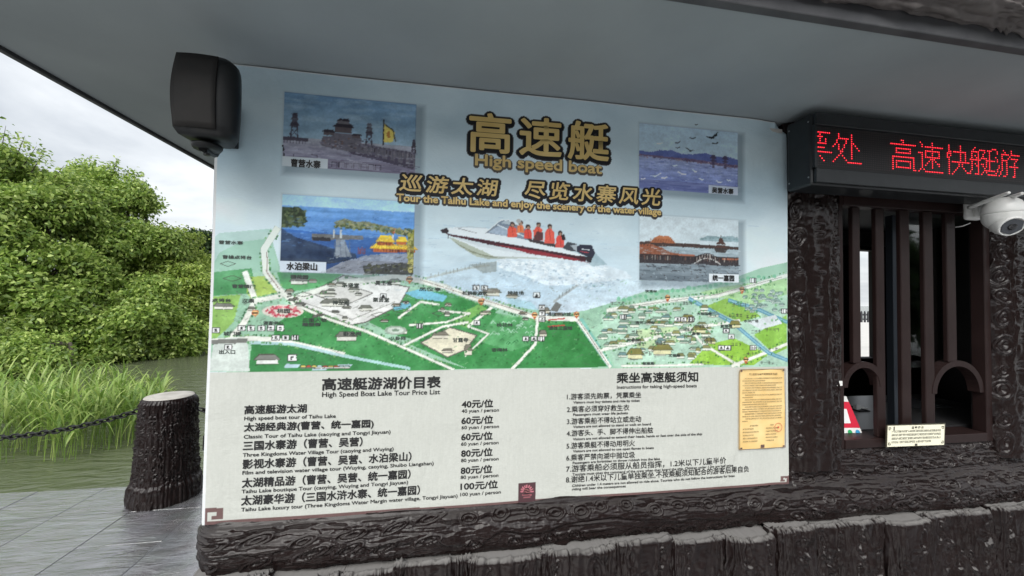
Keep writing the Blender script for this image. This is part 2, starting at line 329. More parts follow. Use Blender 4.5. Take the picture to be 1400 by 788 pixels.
# soffit and roof
bm = bmesh.new(); box(bm, XE, XR+.6, YE, 2.6, ZT, ZT+.05)
sof = obj('soffit', bm, SOFF, kiosk)
bm = bmesh.new(); box(bm, XE-.02, XE-.001, YE-.02, 2.6, ZT-.012, ZT+.09, .003); obj('eave_trim', bm, SOFF_T, kiosk)
bm = bmesh.new()
a = [(XE-.02, YE-.02, ZT+.26), (XR+.62, YE-.02, ZT+.26), (XR+.62, 2.6, ZT+.26), (XE-.02, 2.6, ZT+.26)]; b = [(.6, .7, ZT+.8), (XR-.6, .7, ZT+.8), (XR-.6, 1.4, ZT+.8), (.6, 1.4, ZT+.8)]
lo = [(p[0], p[1], ZT+.051) for p in a]
va, vb, vl = [[bm.verts.new(p) for p in q] for q in (a, b, lo)]
for i in range(4): bm.faces.new((va[i], va[(i+1) % 4], vb[(i+1) % 4], vb[i])); bm.faces.new((vl[i], vl[(i+1) % 4], va[(i+1) % 4], va[i]))
bm.faces.new(vb); bm.faces.new(vl[::-1]); obj('roof', bm, ROOF, kiosk)
boxo('eave_board', (XE-.02, XR+.62, YE-.025, YE-.001, ZT-.006, ZT+.052), SOFF_T, kiosk, .003)
# bark beam above the front edge of the eave
nu, nv = 1700, 70
pr, tv = profile_pts([(YE-.024, ZT+.05), (YE-.06, ZT+.052), (YE-.085, ZT+.10), (YE-.08, ZT+.17), (YE-.05, ZT+.215), (YE-.02, ZT+.23)], nv)
us = np.linspace(XE-.03, XR+.63, nu); U, V = np.meshgrid(us, tv, indexing='ij')
P = np.zeros((nu, nv, 3)); P[..., 0] = U; P[..., 1] = pr[None, :, 0]; P[..., 2] = pr[None, :, 1]
kn = [(random.uniform(.2, 5), random.uniform(.03, .2), .05, .022, 0) for _ in range(30)]
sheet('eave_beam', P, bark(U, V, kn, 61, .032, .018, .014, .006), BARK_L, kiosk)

# ledge of long sculpted logs under banner and window
X0L = -.012
nu, nv = 1900, 150
pr, tv = profile_pts([(.06, .945), (.035, .935), (.022, .90), (.014, .86), (.012, .82), (-.02, .785), (-.035, .74), (-.025, .70), (.0, .672), (.03, .66)], nv)
us = np.linspace(X0L, 4.3, nu); U, V = np.meshgrid(us, tv, indexing='ij')
P = np.zeros((nu, nv, 3)); P[..., 0] = U; P[..., 1] = pr[None, :, 0]; P[..., 2] = pr[None, :, 1]
# round off the left end
endt = np.clip((U-X0L)/.07, 0, 1); rr = np.sqrt(1-(1-endt)**2)
P[..., 1] = .08+(P[..., 1]-.08)*(.25+.75*rr); P[..., 2] = .80+(P[..., 2]-.80)*(.55+.45*rr)
P[..., 1] += .02*(fbm(U*2.2, V*3, 3, 2)-.5)
kn = []
for row, (v0, sp) in enumerate(((.045, .115), (.115, .095), (.20, .088), (.265, .10))):
    x = X0L+.03+random.random()*.05
    while x < 4.2:
        left = x < .75
        kn.append((x, v0+.02*math.sin(x*3+row)+random.uniform(-.012, .012), random.uniform(.034, .05) if left else random.uniform(.021, .033), random.uniform(.010, .014) if left else random.uniform(.014, .02), (-.25 if left else 0)+random.uniform(-.1, .1)))
        x += sp*(1.25 if left else 1)*random.uniform(.75, 1.35)
Hh = bark(U, V, kn, 5, .060, .010, .0068, .0072)
Hh *= np.where((U < 2.02) & (V < .165), .25, 1)                # flattened where the banner lies on it
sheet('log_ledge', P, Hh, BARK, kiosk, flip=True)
# left end cap of the ledge
bm = bmesh.new(); prism(bm, [(X0L+.03, p[0]*.6+.03, .8+(p[1]-.8)*.6) for p in pr[::6]], (1, 0, 0), .05); obj('ledge_end', bm, BARK, kiosk)

# palisade of upright log halves below the ledge
x = -.005; k = 0
while x < 4.2:
    w = random.uniform(.15, .25); nu, nv = 84, 190
    top = .672+random.uniform(-.009, .010)
    th = np.linspace(-PI/2, PI/2, nu)
    zs = np.concatenate([np.linspace(.02, .36, 8), np.linspace(.37, top, nv-8-14), np.full(14, top)])
    shr = np.concatenate([np.ones(nv-16), np.array([.985, .955]), np.linspace(.9, 0.02, 14)])
    dz = np.concatenate([np.zeros(nv-14), .006*(1-np.linspace(.9, 0, 14)**2)])
    TH, ZZ = np.meshgrid(th, zs+dz, indexing='ij'); SH = np.broadcast_to(shr, TH.shape)
    P = np.zeros((nu, nv, 3)); sgn = np.sin(TH); P[..., 0] = x+w/2+np.sign(sgn)*np.abs(sgn)**.75*w/2*np.where(SH < .9, 1, SH)
    P[..., 1] = .03-(.098+.014*math.sin(k*1.7))*(.52+.48*np.abs(np.cos(TH))**.4)*SH+.016*(fbm(ZZ*3+k*9, P[..., 0]*9, 77)-.5); P[..., 2] = ZZ
    uu = ZZ; vv = P[..., 0]
    kn = [(top-.02-j*.105-random.random()*.05, x+w*random.choice((.3, .5, .7)), .055, random.uniform(.018, .03), random.uniform(-.25, .25)) for j in range(4)]
    kn += [(top-.05-j*.12, x+w*random.uniform(.15, .85), .035, .012, random.uniform(-.2, .2)) for j in range(3)]
    H = bark(uu, vv, kn, 100+k*7, .046, .012, .010, .0065)
    H = H*np.where(SH < .9, .12, 1)*np.clip(np.cos(TH)*4, .35, 1)
    if k % 5 == 2: H *= .8
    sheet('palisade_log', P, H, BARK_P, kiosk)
    x += w*.965; k += 1
boxo('palisade_cap', (.0, 4.2, .01, .058, .60, .668), CEMENT, kiosk)

# log pillars either side of the window
def pillar(xa, xb, z0, z1, seed, yf):
    nu, nv = 64, 330; th = np.linspace(-PI/2, PI/2, nu); zs = np.linspace(z0, z1, nv); TH, ZZ = np.meshgrid(th, zs, indexing='ij')
    P = np.zeros((nu, nv, 3)); s = np.sin(TH); w = xb-xa
    P[..., 0] = (xa+xb)/2+np.sign(s)*np.abs(s)**.7*w/2; P[..., 1] = .06-(.06-yf)*np.abs(np.cos(TH))**.5; P[..., 2] = ZZ
    kn = []
    for c in (.14, .48, .84):
        z = z0+.05+random.random()*.05
        while z < z1: kn.append((z, xa+w*(c+random.uniform(-.03, .03)), random.uniform(.022, .042), random.uniform(.015, .027), random.uniform(-.25, .25))); z += random.uniform(.075, .14)
    H = bark(ZZ, P[..., 0], kn, seed, .068, .010, .0065, .0068)*np.clip(np.cos(TH)*4, .2, 1)
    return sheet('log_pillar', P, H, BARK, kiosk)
pillar(2.004, WX0-.004, .86, ZT-.004, 301, -.012)
pillar(WX1+.004, WX1+.235, .86, ZT-.004, 322, -.012)
pillar(WX1+.26, WX1+.5, .86, ZT-.004, 343, -.012)

# window: frame, bars, arches, glass
def win_x(px, y): return Y(px, 430, y).x
win = boxo('window', (WX0, WX0+.023, .012, .05, WZ0, WZ1), WOOD, kiosk, .004)   # left jamb carries the rest
def wpart(name, b, m=WOOD, bev=.003): return boxo(name, b, m, win, bev)
wpart('right_jamb', (WX1-.032, WX1, .012, .06, WZ0, WZ1)); 
wpart('sill', (WX0+.024, WX1-.033, .010, .10, WZ0, WZ0+.036)); wpart('head', (WX0+.024, WX1-.033, .012, .06, WZ1-.10, WZ1-.001))
SZ = WZ0+.037
AZ = Y(1185, 493, .05).z                                       # crown of the two arches
barpx = ((1164, 1178), (1196, 1211), (1230, 1246), (1262, 1278), (1293, 1309))
bx = []
for i, (a, b) in enumerate(barpx):
    xa, xb = win_x(a+2.5, .02), win_x(b-1, .02); bx.append((xa, xb))
    wpart('bar', (xa, xb, .020, .038, (AZ-.006) if i in (0, 4) else SZ, WZ1-.101))
def arch(xa, xb):
    cx = (xa+xb)/2; ra = (xb-xa)/2; t = .024; zc = AZ-ra*1.0; bm = bmesh.new(); o = []; q = []
    n = 22
    for s, rad in ((1, ra), (0, ra-t)):
        lst = [(cx-rad, SZ+.001)] if False else []
        for k in range(n+1):
            a = PI-PI*k/n; lst.append((cx+rad*math.cos(a), zc+rad*math.sin(a)))
        (o if s else q).append(lst)
    O, I = o[0], q[0]; v = []
    for y in (.0185, .060): v.append(([bm.verts.new((p[0], y, p[1])) for p in O], [bm.verts.new((p[0], y, p[1])) for p in I]))
    (fo, fi), (bo, bi) = v
    for k in range(n):
        bm.faces.new((fo[k], fo[k+1], fi[k+1], fi[k])); bm.faces.new((bo[k], bi[k], bi[k+1], bo[k+1])); bm.faces.new((fi[k], fi[k+1], bi[k+1], bi[k])); bm.faces.new((fo[k], bo[k], bo[k+1], fo[k+1]))
    bm.faces.new((fo[0], fi[0], bi[0], bo[0])); bm.faces.new((fo[-1], bo[-1], bi[-1], fi[-1]))
    obj('arch', bm, WOOD, win)
arch(WX0+.0235, bx[1][1]-.004); arch(bx[3][1]-.016, WX1-.0325)
GL = bpy.data.materials.new('window_glass'); GL.use_nodes = True; b_ = bsdf(GL); b_.inputs['Base Color'].default_value = (.86, .9, .9, 1); b_.inputs['Roughness'].default_value = .02; b_.inputs['Transmission Weight'].default_value = 1; b_.inputs['IOR'].default_value = 1.45
GM = GL
mid = win_x(1221, .12)
wpart('glass_pane', (mid+.02, WX1-.033, .118, .122, SZ+.26, WZ1-.1), GM, 0)
wpart('sliding_stile', (mid-.018, mid+.019, .105, .135, SZ+.001, WZ1-.101), mat('blue_grey_aluminium', (.05, .06, .075), .35, metal=.5), .002)
# counter behind the window
boxo('counter', (WX0-.3, WX1+.5, .104, .62, WZ0+.0, WZ0+.04), mat('counter_dark', (.03, .03, .032), .3), kiosk)
# number sticker on the left jamb
bm = bmesh.new(); p = [Y(1142, 521, -.006), Y(1151.5, 521, -.006), Y(1151.5, 527.5, -.006), Y(1142, 528, -.006)]; prism(bm, p, (0, -1, 0), .001)
st = obj('sticker', bm, mat('sticker_white', (.75, .75, .72), .5), win)

# ------------------------------------------------------------------ the printed banner
BW, BH = 2.0, ZT-ZB
NX, NZ = 900, 630
ART = np.zeros((NZ, NX, 3))                     # printed picture, sRGB, row 0 at the bottom
def B(px, py):
    p = Y(px, py, 0.0); return (p.x/BW*(NX-1), (p.z-ZB)/BH*(NZ-1))
def Bp(pts): return np.array([B(*p) for p in pts])
def pmask(P):
    P = np.asarray(P); x0, y0 = np.floor(P.min(0)).astype(int); x1, y1 = np.ceil(P.max(0)).astype(int)+1
    x0, y0 = max(x0, 0), max(y0, 0); x1, y1 = min(x1, NX), min(y1, NZ)
    if x1 <= x0 or y1 <= y0: return None
    X, Yy = np.meshgrid(np.arange(x0, x1), np.arange(y0, y1)); m = np.zeros(X.shape, bool); n = len(P)
    for i in range(n):
        ax, ay = P[i]; bx_, by = P[(i+1) % n]
        if ay == by: continue
        c = ((ay > Yy) != (by > Yy)); m ^= c & (X < (bx_-ax)*(Yy-ay)/(by-ay)+ax)
    return m, x0, y0, x1, y1
def put(r, color, alpha=1.0, noise=0, nscale=.25):
    if r is None: return
    m, x0, y0, x1, y1 = r; A = ART[y0:y1, x0:x1]; c = np.array(color[:3], float)/255. if not callable(color) else color(x0, y0, x1, y1)
    if noise:
        X, Yy = np.meshgrid(np.arange(x0, x1), np.arange(y0, y1)); c = c+((fbm(X*nscale, Yy*nscale, 77, 4)-.5)*2*noise/255.)[..., None]
    a = (m*alpha)[..., None]; A[:] = A*(1-a)+np.clip(c, 0, 1)*a
def fill(pts, color, alpha=1.0, noise=0, nscale=.25, raw=False): put(pmask(pts if raw else Bp(pts)), color, alpha, noise, nscale)
def rectpx(xa, ya, xb, yb, color, alpha=1, noise=0):      # upright rectangle on the banner from two photo points
    a = B(xa, ya); b = B(xb, yb); fill([(a[0], a[1]), (b[0], a[1]), (b[0], b[1]), (a[0], b[1])], color, alpha, noise, raw=True)
def stroke(pts, w, color, alpha=1, noise=0, raw=False):
    P = np.asarray(pts, float) if raw else Bp(pts); w = w*1.03
    for a, b in zip(P[:-1], P[1:]):
        d = b-a; L = np.hypot(*d)
        if L < 1e-6: continue
        n = np.array([-d[1], d[0]])/L*w/2; e = d/L*w*.25
        fill([a-e+n, b+e+n, b+e-n, a-e-n], color, alpha, noise, raw=True)
def ell(px, py, rx, ry, color, alpha=1, noise=0, n=20, rot=0):
    c = B(px, py); t = np.linspace(0, 2*PI, n, endpoint=False); X = np.cos(t)*rx*1.03; Yy = np.sin(t)*ry*1.03
    fill(np.stack([c[0]+X*math.cos(rot)-Yy*math.sin(rot), c[1]+X*math.sin(rot)+Yy*math.cos(rot)], -1), color, alpha, noise, raw=True)
def vgrad(c0, c1, noise=0, sx=.03, sy=.03, seed=3):       # top colour, bottom colour
    c0 = np.array(c0)/255.; c1 = np.array(c1)/255.
    def f(x0, y0, x1, y1):
        t = np.linspace(1, 0, y1-y0)[:, None, None]; X, Yy = np.meshgrid(np.arange(x0, x1), np.arange(y0, y1))
        return c0*(1-t)+c1*t+((fbm(X*sx, Yy*sy, seed, 5)-.5)*2*noise/255.)[..., None]
    return f
def icon(px, py, kind='w', r=5.2):
    if kind == 'r':
        ell(px, py, r, r*.85, (200, 95, 50)); ell(px, py, r*.85, r*.62, (240, 190, 120)); stroke([(px-3, py), (px+3, py)], 2, (40, 30, 25)); fill([(px-2, py+3.5), (px+2, py+3.5), (px, py+7)], (200, 95, 50))
    else:
        rectpx(px-r, py-r*.8, px+r, py+r*.8, (60, 60, 60)); rectpx(px-r+1, py-r*.8+1, px+r-1, py+r*.8-1, (240, 242, 240))
        if kind == 'p': stroke([(px-1.5, py-2), (px-1.5, py+2.5)], 1.4, (20, 20, 20)); ell(px+.6, py-.9, 1.6, 1.4, (20, 20, 20))
        elif kind == 'm': [stroke([(px+q, py-2.5), (px+q, py+2.6)], 1.7, (25, 25, 25)) for q in (-1.8, 1.8)]
        else: ell(px, py-.6, 1.7, 1.3, (25, 25, 25)); stroke([(px-2, py+1.4), (px+2, py+1.4)], 1.2, (25, 25, 25))
def house(px, py, w, h, roof, wall=(225, 225, 205), line=(70, 75, 60)):
    fill([(px-w/2, py), (px+w/2, py), (px+w/2, py-h*.45), (px-w/2, py-h*.45)], wall); fill([(px-w*.62, py-h*.42), (px+w*.62, py-h*.42), (px+w*.35, py-h), (px-w*.35, py-h)], roof)
    stroke([(px-w*.62, py-h*.42), (px+w*.62, py-h*.42), (px+w*.35, py-h), (px-w*.35, py-h), (px-w*.62, py-h*.42)], .9, line, .8); stroke([(px-w/2, py), (px+w/2, py)], 1, line, .8)
def pseudo(px, py, n, h, pitch, color=(60, 62, 58), alpha=.8):   # lettering too small to read
    for i in range(n):
        x = px+i*pitch
        for j in range(4):
            if random.random() < .75: stroke([(x+.3, py-h*j/4-.5), (x+pitch*.75, py-h*j/4-.5)], .8, color, alpha*random.uniform(.4, 1))
        if random.random() < .8: q = x+random.uniform(.2, .7)*pitch; stroke([(q, py), (q, py-h)], .8, color, alpha)
# -- sky of the poster
X, Yg = np.meshgrid(np.arange(NX), np.arange(NZ)); T = Yg/(NZ-1)
top = np.array((197, 213, 222))/255.; midc = np.array((222, 234, 238))/255.; lowc = np.array((226, 236, 238))/255.
t1 = np.clip((T-.62)/.38, 0, 1)[..., None]; ART[:] = midc*(1-t1)+top*t1
cl = fbm(X*.008, Yg*.014, 5, 5); ART += ((cl-.5)*.26)[..., None]*np.array((1, .8, .65)); ART[:] = np.clip(ART, 0, .94)
# fade-ins of lake water round the boat
def lakefade():
    c = B(700, 400); dx = (X-c[0])/330.; dy = (Yg-c[1])/95.; a = np.clip(1.15-np.sqrt(dx**2+dy**2), 0, 1)**.8*.85
    n = fbm(X*.02, Yg*.10, 15, 5); col = np.array((182, 208, 226))/255.+((n-.5)*.22)[..., None]
    ART[:] = ART*(1-a[..., None])+col*a[..., None]
lakefade()
# -- illustrated map
G1, G2, G3, PATH, PAV = (62, 150, 78), (78, 168, 92), (140, 190, 70), (232, 234, 222), (226, 226, 222)
landtop = [(286, 372), (300, 345), (330, 330), (372, 325), (386, 372), (440, 374), (520, 376), (565, 380), (620, 402), (660, 410), (735, 422), (745, 432), (800, 424), (840, 412), (880, 398), (930, 394), (990, 384), (1040, 366), (1076, 358)]
base = landtop+[(1078, 501), (700, 504), (342, 508), (284, 508)]
fill(base, (150, 200, 165), .9, 26, .03)
fill([(286, 330), (300, 318), (372, 312), (380, 372), (330, 372), (288, 380)], (150, 195, 172), .55, 30, .05)
fill([(286, 372), (345, 366), (352, 400), (320, 402), (286, 404)], G1, .8, 30, .05)
fill([(340, 508), (345, 470), (372, 468), (470, 484), (540, 500), (545, 508)], (58, 140, 75), 1, 16, .05)
fill([(372, 466), (380, 440), (420, 420), (500, 452), (560, 480), (640, 504), (545, 508), (470, 482)], G1, 1, 24, .05)
fill([(520, 400), (610, 398), (680, 424), (640, 455), (600, 470), (540, 458), (505, 440)], G1, 1, 24, .05)
fill([(290, 405), (330, 402), (320, 440), (296, 462), (287, 462)], G3, .8, 24, .05)
fill([(338, 378), (376, 376), (384, 398), (345, 408), (338, 400)], (176, 205, 84), .9, 24, .05)
fill([(380, 372), (470, 374), (440, 392), (400, 398), (386, 392)], G2, .9, 24, .05)
fill([(560, 470), (640, 440), (668, 424), (690, 432), (790, 440), (742, 503), (640, 504)], G1, 1, 22, .06)
fill([(680, 428), (735, 436), (728, 470), (700, 480), (650, 465)], (96, 175, 110), .7, 36, .12)
fill([(745, 446), (786, 438), (830, 501), (738, 503)], (52, 138, 66), 1, 18, .06)
fill([(786, 438), (830, 501), (838, 501), (796, 434)], (120, 195, 180), .9)
fill([(820, 430), (890, 412), (1076, 372), (1078, 501), (840, 501)], (176, 214, 190), .9, 26, .05)
fill([(965, 418), (1000, 404), (1040, 432), (1010, 440)], G3, .95, 20, .06); fill([(940, 498), (968, 470), (1003, 462), (1050, 484), (1030, 499)], (150, 205, 60), .95, 20, .06)
fill([(1030, 458), (1076, 430), (1076, 476), (1058, 484)], (140, 198, 66), .95, 20, .06); fill([(870, 450), (925, 446), (935, 466), (870, 478)], (196, 220, 160), .8, 20, .08)
fill([(955, 400), (985, 392), (1076, 380), (1076, 402), (1030, 416)], (168, 214, 140), .8, 20, .08)
# paved courts
fill([(400, 412), (470, 376), (560, 392), (545, 418), (500, 440), (480, 444)], PAV, 1, 8, .1); fill([(575, 468), (615, 447), (652, 458), (636, 478), (612, 488)], (230, 224, 196), 1, 10, .1)
for q in (((400, 412), (470, 376), (560, 392), (545, 418), (500, 440), (480, 444), (400, 412)), ((575, 468), (615, 447), (652, 458), (636, 478), (612, 488), (575, 468))): stroke(q, 1.8, (95, 95, 88), .9)
stroke([(410, 411), (482, 436), (540, 412)], 1, (120, 120, 112), .7)
fill([(430, 402), (470, 388), (510, 400), (470, 418)], (214, 212, 206), 1); stroke([(430, 402), (470, 388), (510, 400), (470, 418), (430, 402)], 1.2, (90, 90, 85), .8)
fill([(553, 400), (576, 394), (612, 404), (606, 412), (570, 408)], (110, 190, 215), 1, 10, .1); fill([(535, 416), (560, 412), (563, 420), (540, 424)], (110, 190, 215), 1)
fill([(690, 406), (726, 412), (736, 424), (700, 418)], (170, 212, 226), 1, 14, .2)
fill([(630, 428), (655, 415), (666, 422), (642, 436)], (120, 185, 90), 1, 12, .1); fill([(616, 440), (632, 430), (650, 438), (638, 448)], (110, 180, 85), 1, 12, .1)
for q in range(44):
    a, b = random.uniform(672, 730), random.uniform(436, 470)
    stroke([(a-2.5, b+1.2), (a, b-1.4), (a+2.5, b+1.2)], 1.1, (176, 216, 190) if b < 458 else (34, 105, 55), .8)
for q in range(440):       # brush marks: trees and turf
    a, b = random.uniform(288, 1074), random.uniform(380, 499); c = random.choice(((40, 120, 58), (96, 176, 98), (60, 140, 70), (180, 214, 170)))
    if a > 800 or b > 430: stroke([(a, b), (a+random.uniform(1, 4), b-random.uniform(0, 2))], 1.2, c, .35)
# roads
roads = [([(380, 312), (362, 340), (365, 372), (385, 398), (402, 410)], 8), ([(402, 408), (470, 385), (540, 378), (575, 382)], 7), ([(345, 412), (385, 404)], 6), ([(336, 372), (350, 410), (335, 440), (300, 480)], 7),
         ([(400, 414), (450, 436), (500, 452), (560, 478), (620, 505)], 3.5), ([(552, 472), (605, 446), (640, 440)], 3), ([(560, 380), (610, 392), (640, 404), (690, 420), (735, 434), (790, 436)], 7), ([(640, 446), (672, 420)], 4), ([(545, 434), (575, 412), (600, 416)], 3),
         ([(560, 444), (610, 440), (642, 428), (600, 424)], 2.5), ([(735, 436), (732, 470), (712, 492), (700, 504)], 4), ([(787, 434), (800, 452), (834, 501)], 5), ([(290, 466), (345, 462), (380, 464), (470, 484)], 6), ([(640, 446), (668, 456), (636, 486)], 2.5),
         ([(822, 478), (890, 462), (960, 446), (1010, 438)], 5), ([(830, 424), (900, 412), (980, 404), (1076, 376)], 6), ([(940, 446), (960, 470), (1010, 500)], 4), ([(1000, 500), (1076, 470)], 5), ([(850, 500), (960, 498)], 3)]
for pts, w in roads:
    stroke(pts, w+1.4, (150, 158, 140), .5)
for pts, w in roads:
    stroke(pts, w, PATH, 1)
    for q in pts[1:-1]: ell(q[0], q[1], w*.5, w*.5, PATH, 1, n=10)
for q in range(900):
    a, b = random.uniform(290, 1072), random.uniform(384, 499); g0 = ART[int(B(a, b)[1])][int(np.clip(B(a, b)[0], 0, NX-1))]
    if g0[1] > g0[0]+.12 and g0[1] > g0[2]+.08: ell(a, b, random.uniform(.7, 2.2), random.uniform(.7, 1.8), tuple(g0*255*random.choice((.72, .8, 1.15))), .7, n=7)
for q in range(150):
    a, b = random.uniform(300, 820), random.uniform(384, 500); L = random.uniform(3, 9); stroke([(a, b), (a+L, b+L*random.choice((.35, -.45)))], .8, (96, 100, 92), .5)
stroke([(366, 344), (366, 372), (384, 396)], 1, (120, 80, 70), .8); stroke([(575, 382), (640, 403), (735, 432)], .9, (120, 90, 80), .8); stroke([(790, 436), (832, 499)], .9, (90, 80, 80), .8); stroke([(850, 420), (980, 402), (1070, 378)], .9, (110, 100, 95), .7)
stroke([(345, 468), (400, 470), (470, 486), (560, 503)], 4, (176, 214, 220), .9)          # stream
for pts in ([(942, 408), (1000, 440), (1050, 482), (1076, 492)], [(996, 410), (1040, 424), (1076, 440)]): stroke(pts, 6.5, (84, 150, 180), .9); stroke(pts, 2, (150, 200, 215), .8)
fill([(1020, 440), (1060, 430), (1070, 442), (1040, 450)], (214, 224, 226), 1)
# piers running into the lake
stroke([(582, 380), (640, 366), (668, 362)], 3.2, (172, 178, 172), .8); stroke([(757, 412), (800, 382)], 3.6, (158, 165, 165), .9)
for k in range(16): a = 584+k*5.2; stroke([(a, 380-k*1.2), (a, 375-k*1.2)], .8, (110, 112, 108), .7)
for k in range(9): a = 760+k*4.6; stroke([(a, 410-k*3.2), (a, 406-k*3.2)], .8, (95, 98, 98), .8)
fill([(752, 424), (760, 412), (768, 416), (762, 426)], (110, 112, 108), 1)
# buildings of the map
for (a, b, w, h) in ((410, 388, 22, 10), (448, 405, 20, 8), (484, 398, 12, 6), (455, 418, 28, 10), (500, 424, 16, 7), (474, 465, 26, 12), (540, 388, 14, 7), (365, 494, 26, 11), (306, 422, 26, 8), (345, 424, 10, 5), (505, 375, 16, 8), (545, 456, 22, 8)): house(a, b, w, h, (120, 122, 112), (228, 228, 215))
for (a, b, w, h) in ((672, 404, 22, 10), (664, 430, 14, 6), (602, 462, 20, 9), (612, 482, 14, 6), (640, 485, 10, 14), (700, 407, 14, 6), (745, 428, 12, 8), (742, 460, 10, 9)): house(a, b, w, h, (132, 126, 112), (222, 216, 196))
for k in range(90):
    a = random.uniform(822, 975); b = 426+(k % 8)*9+random.uniform(-3, 3)
    if b < 499-(0 if a > 850 else 20): house(a, b, random.uniform(6, 15), random.uniform(4, 8), random.choice(((128, 158, 140), (150, 150, 90), (132, 132, 84), (110, 150, 150))), (232, 236, 220), (86, 104, 84))
for (a, b, w, h) in ((905, 484, 24, 14), (868, 490, 20, 14), (940, 440, 16, 10), (955, 455, 18, 10), (970, 470, 14, 9), (1004, 448, 14, 10)): house(a, b, w, h, (132, 128, 66), (226, 222, 170))
for k in range(34): a, b = random.uniform(1015, 1074), random.uniform(398, 428); house(a, b, 6, 4, (140, 170, 160), (220, 232, 225), (90, 120, 110))
for k in range(120):
    a = random.uniform(825, 1074); b = 452-(a-825)*.2+random.uniform(-26, 36)
    ell(a, b, random.uniform(1.2, 2.6), random.uniform(1.4, 2.6), random.choice(((70, 150, 84), (104, 180, 104), (50, 125, 66))), .7, n=8)
for k in range(30): a = 845+k*7.4; ell(a, 409-(k*7.4)*.155+random.uniform(-3, 2), random.uniform(2, 5), random.uniform(2, 4), (104, 190, 140), .75, n=9)
for pts, w in roads:
    for p_, q_ in zip(pts[:-1], pts[1:]):
        L_ = math.hypot(q_[0]-p_[0], q_[1]-p_[1]); nx_, ny_ = -(q_[1]-p_[1])/L_, (q_[0]-p_[0])/L_
        for k in range(int(L_/4)):
            for sg in (-1, 1):
                if random.random() < .6: t_2 = (k+random.random())*4/L_; ell(p_[0]+(q_[0]-p_[0])*t_2+nx_*sg*(w*.5+2), p_[1]+(q_[1]-p_[1])*t_2+ny_*sg*(w*.5+2), 1.5, 1.5, random.choice(((44, 112, 58), (84, 150, 80), (36, 92, 50), (120, 176, 104))), .85, n=7)
for k in range(34):
    a, b = random.uniform(395, 790), random.uniform(386, 440)
    if b > 378+(a-395)*.13: house(a, b, random.uniform(5, 12), random.uniform(3, 6), random.choice(((120, 122, 112), (96, 98, 92), (140, 130, 110))), (222, 222, 208), (52, 54, 48))
for (a, b, w, h) in ((415, 402, 24, 7), (520, 430, 26, 8), (548, 424, 22, 7), (600, 428, 18, 7), (318, 380, 26, 8), (312, 360, 22, 7)):
    stroke([(a-w/2, b), (a, b-h/2), (a+w/2, b), (a, b+h/2), (a-w/2, b)], .9, (70, 74, 64), .8)
ell(388, 425, 26, 9, (222, 214, 200)); 
for k in range(70): t = random.uniform(0, 2*PI); q = random.uniform(.55, 1); ell(388+24*q*math.cos(t), 425+8*q*math.sin(t), 1.8, 1.5, random.choice(((206, 70, 90), (226, 120, 130), (190, 50, 70))), .9, n=7)
ell(541, 451, 15, 6.5, (160, 175, 160), .9); ell(541, 451, 11, 4.5, (200, 214, 200)); ell(541, 451, 5, 2, (120, 150, 125))
for (a, b) in ((400, 499), (438, 503), (470, 500)): fill([(a-12, b+3), (a+8, b+3), (a+12, b-2), (a-8, b-2)], (176, 204, 216), 1)
for k in range(9): a = 415+k*7.5; house(a, 503, 7, 4, random.choice(((196, 70, 50), (176, 204, 216), (220, 200, 90))), (235, 235, 230))
fill([(292, 470), (306, 462), (330, 461), (340, 470), (342, 507), (286, 507)], (206, 216, 208), 1, 8, .1); fill([(288, 464), (340, 462), (338, 468), (290, 470)], (120, 122, 116), 1); house(366, 497, 30, 13, (130, 132, 125), (225, 228, 222))
for (a, b, kd) in ((350, 427, 'r'), (560, 381, 'r'), (658, 411, 'r'), (731, 430, 'r'), (788, 429, 'r'), (912, 406, 'r'), (1014, 395, 'r'), (1019, 491, 'r'), (331, 448, 'w'), (344, 448, 'w'), (358, 448, 'w'), (371, 448, 'w'), (384, 448, 'w'), (378, 461, 'w'), (391, 461, 'w'), (404, 461, 'm'), (295, 451, 'w'), (312, 474, 'w'), (400, 488.5, 'p'), (651, 393, 'w'), (662, 393, 'w'), (734, 403, 'w'), (741, 420, 'w'), (741, 428, 'w'), (741, 436, 'w'), (574, 445, 'm'), (652, 441, 'w'), (719, 463, 'w'), (730, 463, 'w'), (740, 463, 'm'), (851, 433, 'm'), (926, 436, 'w'), (934, 436, 'w'), (944, 436, 'm'), (985, 475, 'w'), (994, 475, 'w'), (1029, 475, 'm'), (999, 460, 'w'), (992, 452, 'w'), (1029, 383, 'm'), (1073, 425, 'm'), (524, 404, 'w')): icon(a, b, kd, 6 if kd == 'p' else (4.6 if b < 440 or a > 500 else 5.4))
for k in range(26):
    a, b = random.uniform(830, 1050), random.uniform(415, 498); pseudo(a, b, random.choice((3, 3, 4)), 4.5, 5)
stroke([(750, 437), (772, 435)], 2, (200, 70, 60)); stroke([(750, 446), (772, 444)], 2, (200, 70, 60))
# -- speed boat
for k in range(420):
    a_, b_2 = random.gauss(700, 95), random.uniform(296, 412); stroke([(a_, b_2), (a_+random.uniform(3, 14), b_2+random.uniform(.2, 1))], .9, random.choice(((150, 182, 206), (206, 222, 232), (132, 166, 194), (224, 234, 238))), .35)
def pp(z, x, y): return (560+x*z, 270+y*z)
k_ = 320/1400.
def K(*pts): return [(560+a*k_, 270+b*k_) for a, b in pts]
fill(K((520, 370), (640, 340), (1100, 380), (1290, 440), (1330, 480), (1000, 520), (820, 525), (700, 470), (560, 430)), (226, 235, 242), .8, 40, .12)
for k in range(260):
    a = random.uniform(520, 1250); b = 370+(a-520)*.16+random.uniform(-12, 95); p = K((a, b))[0]; ell(p[0], p[1], random.uniform(.8, 3), random.uniform(.5, 1.3), random.choice(((246, 249, 250), (236, 242, 246), (150, 178, 200), (120, 150, 175))), .55, n=7)
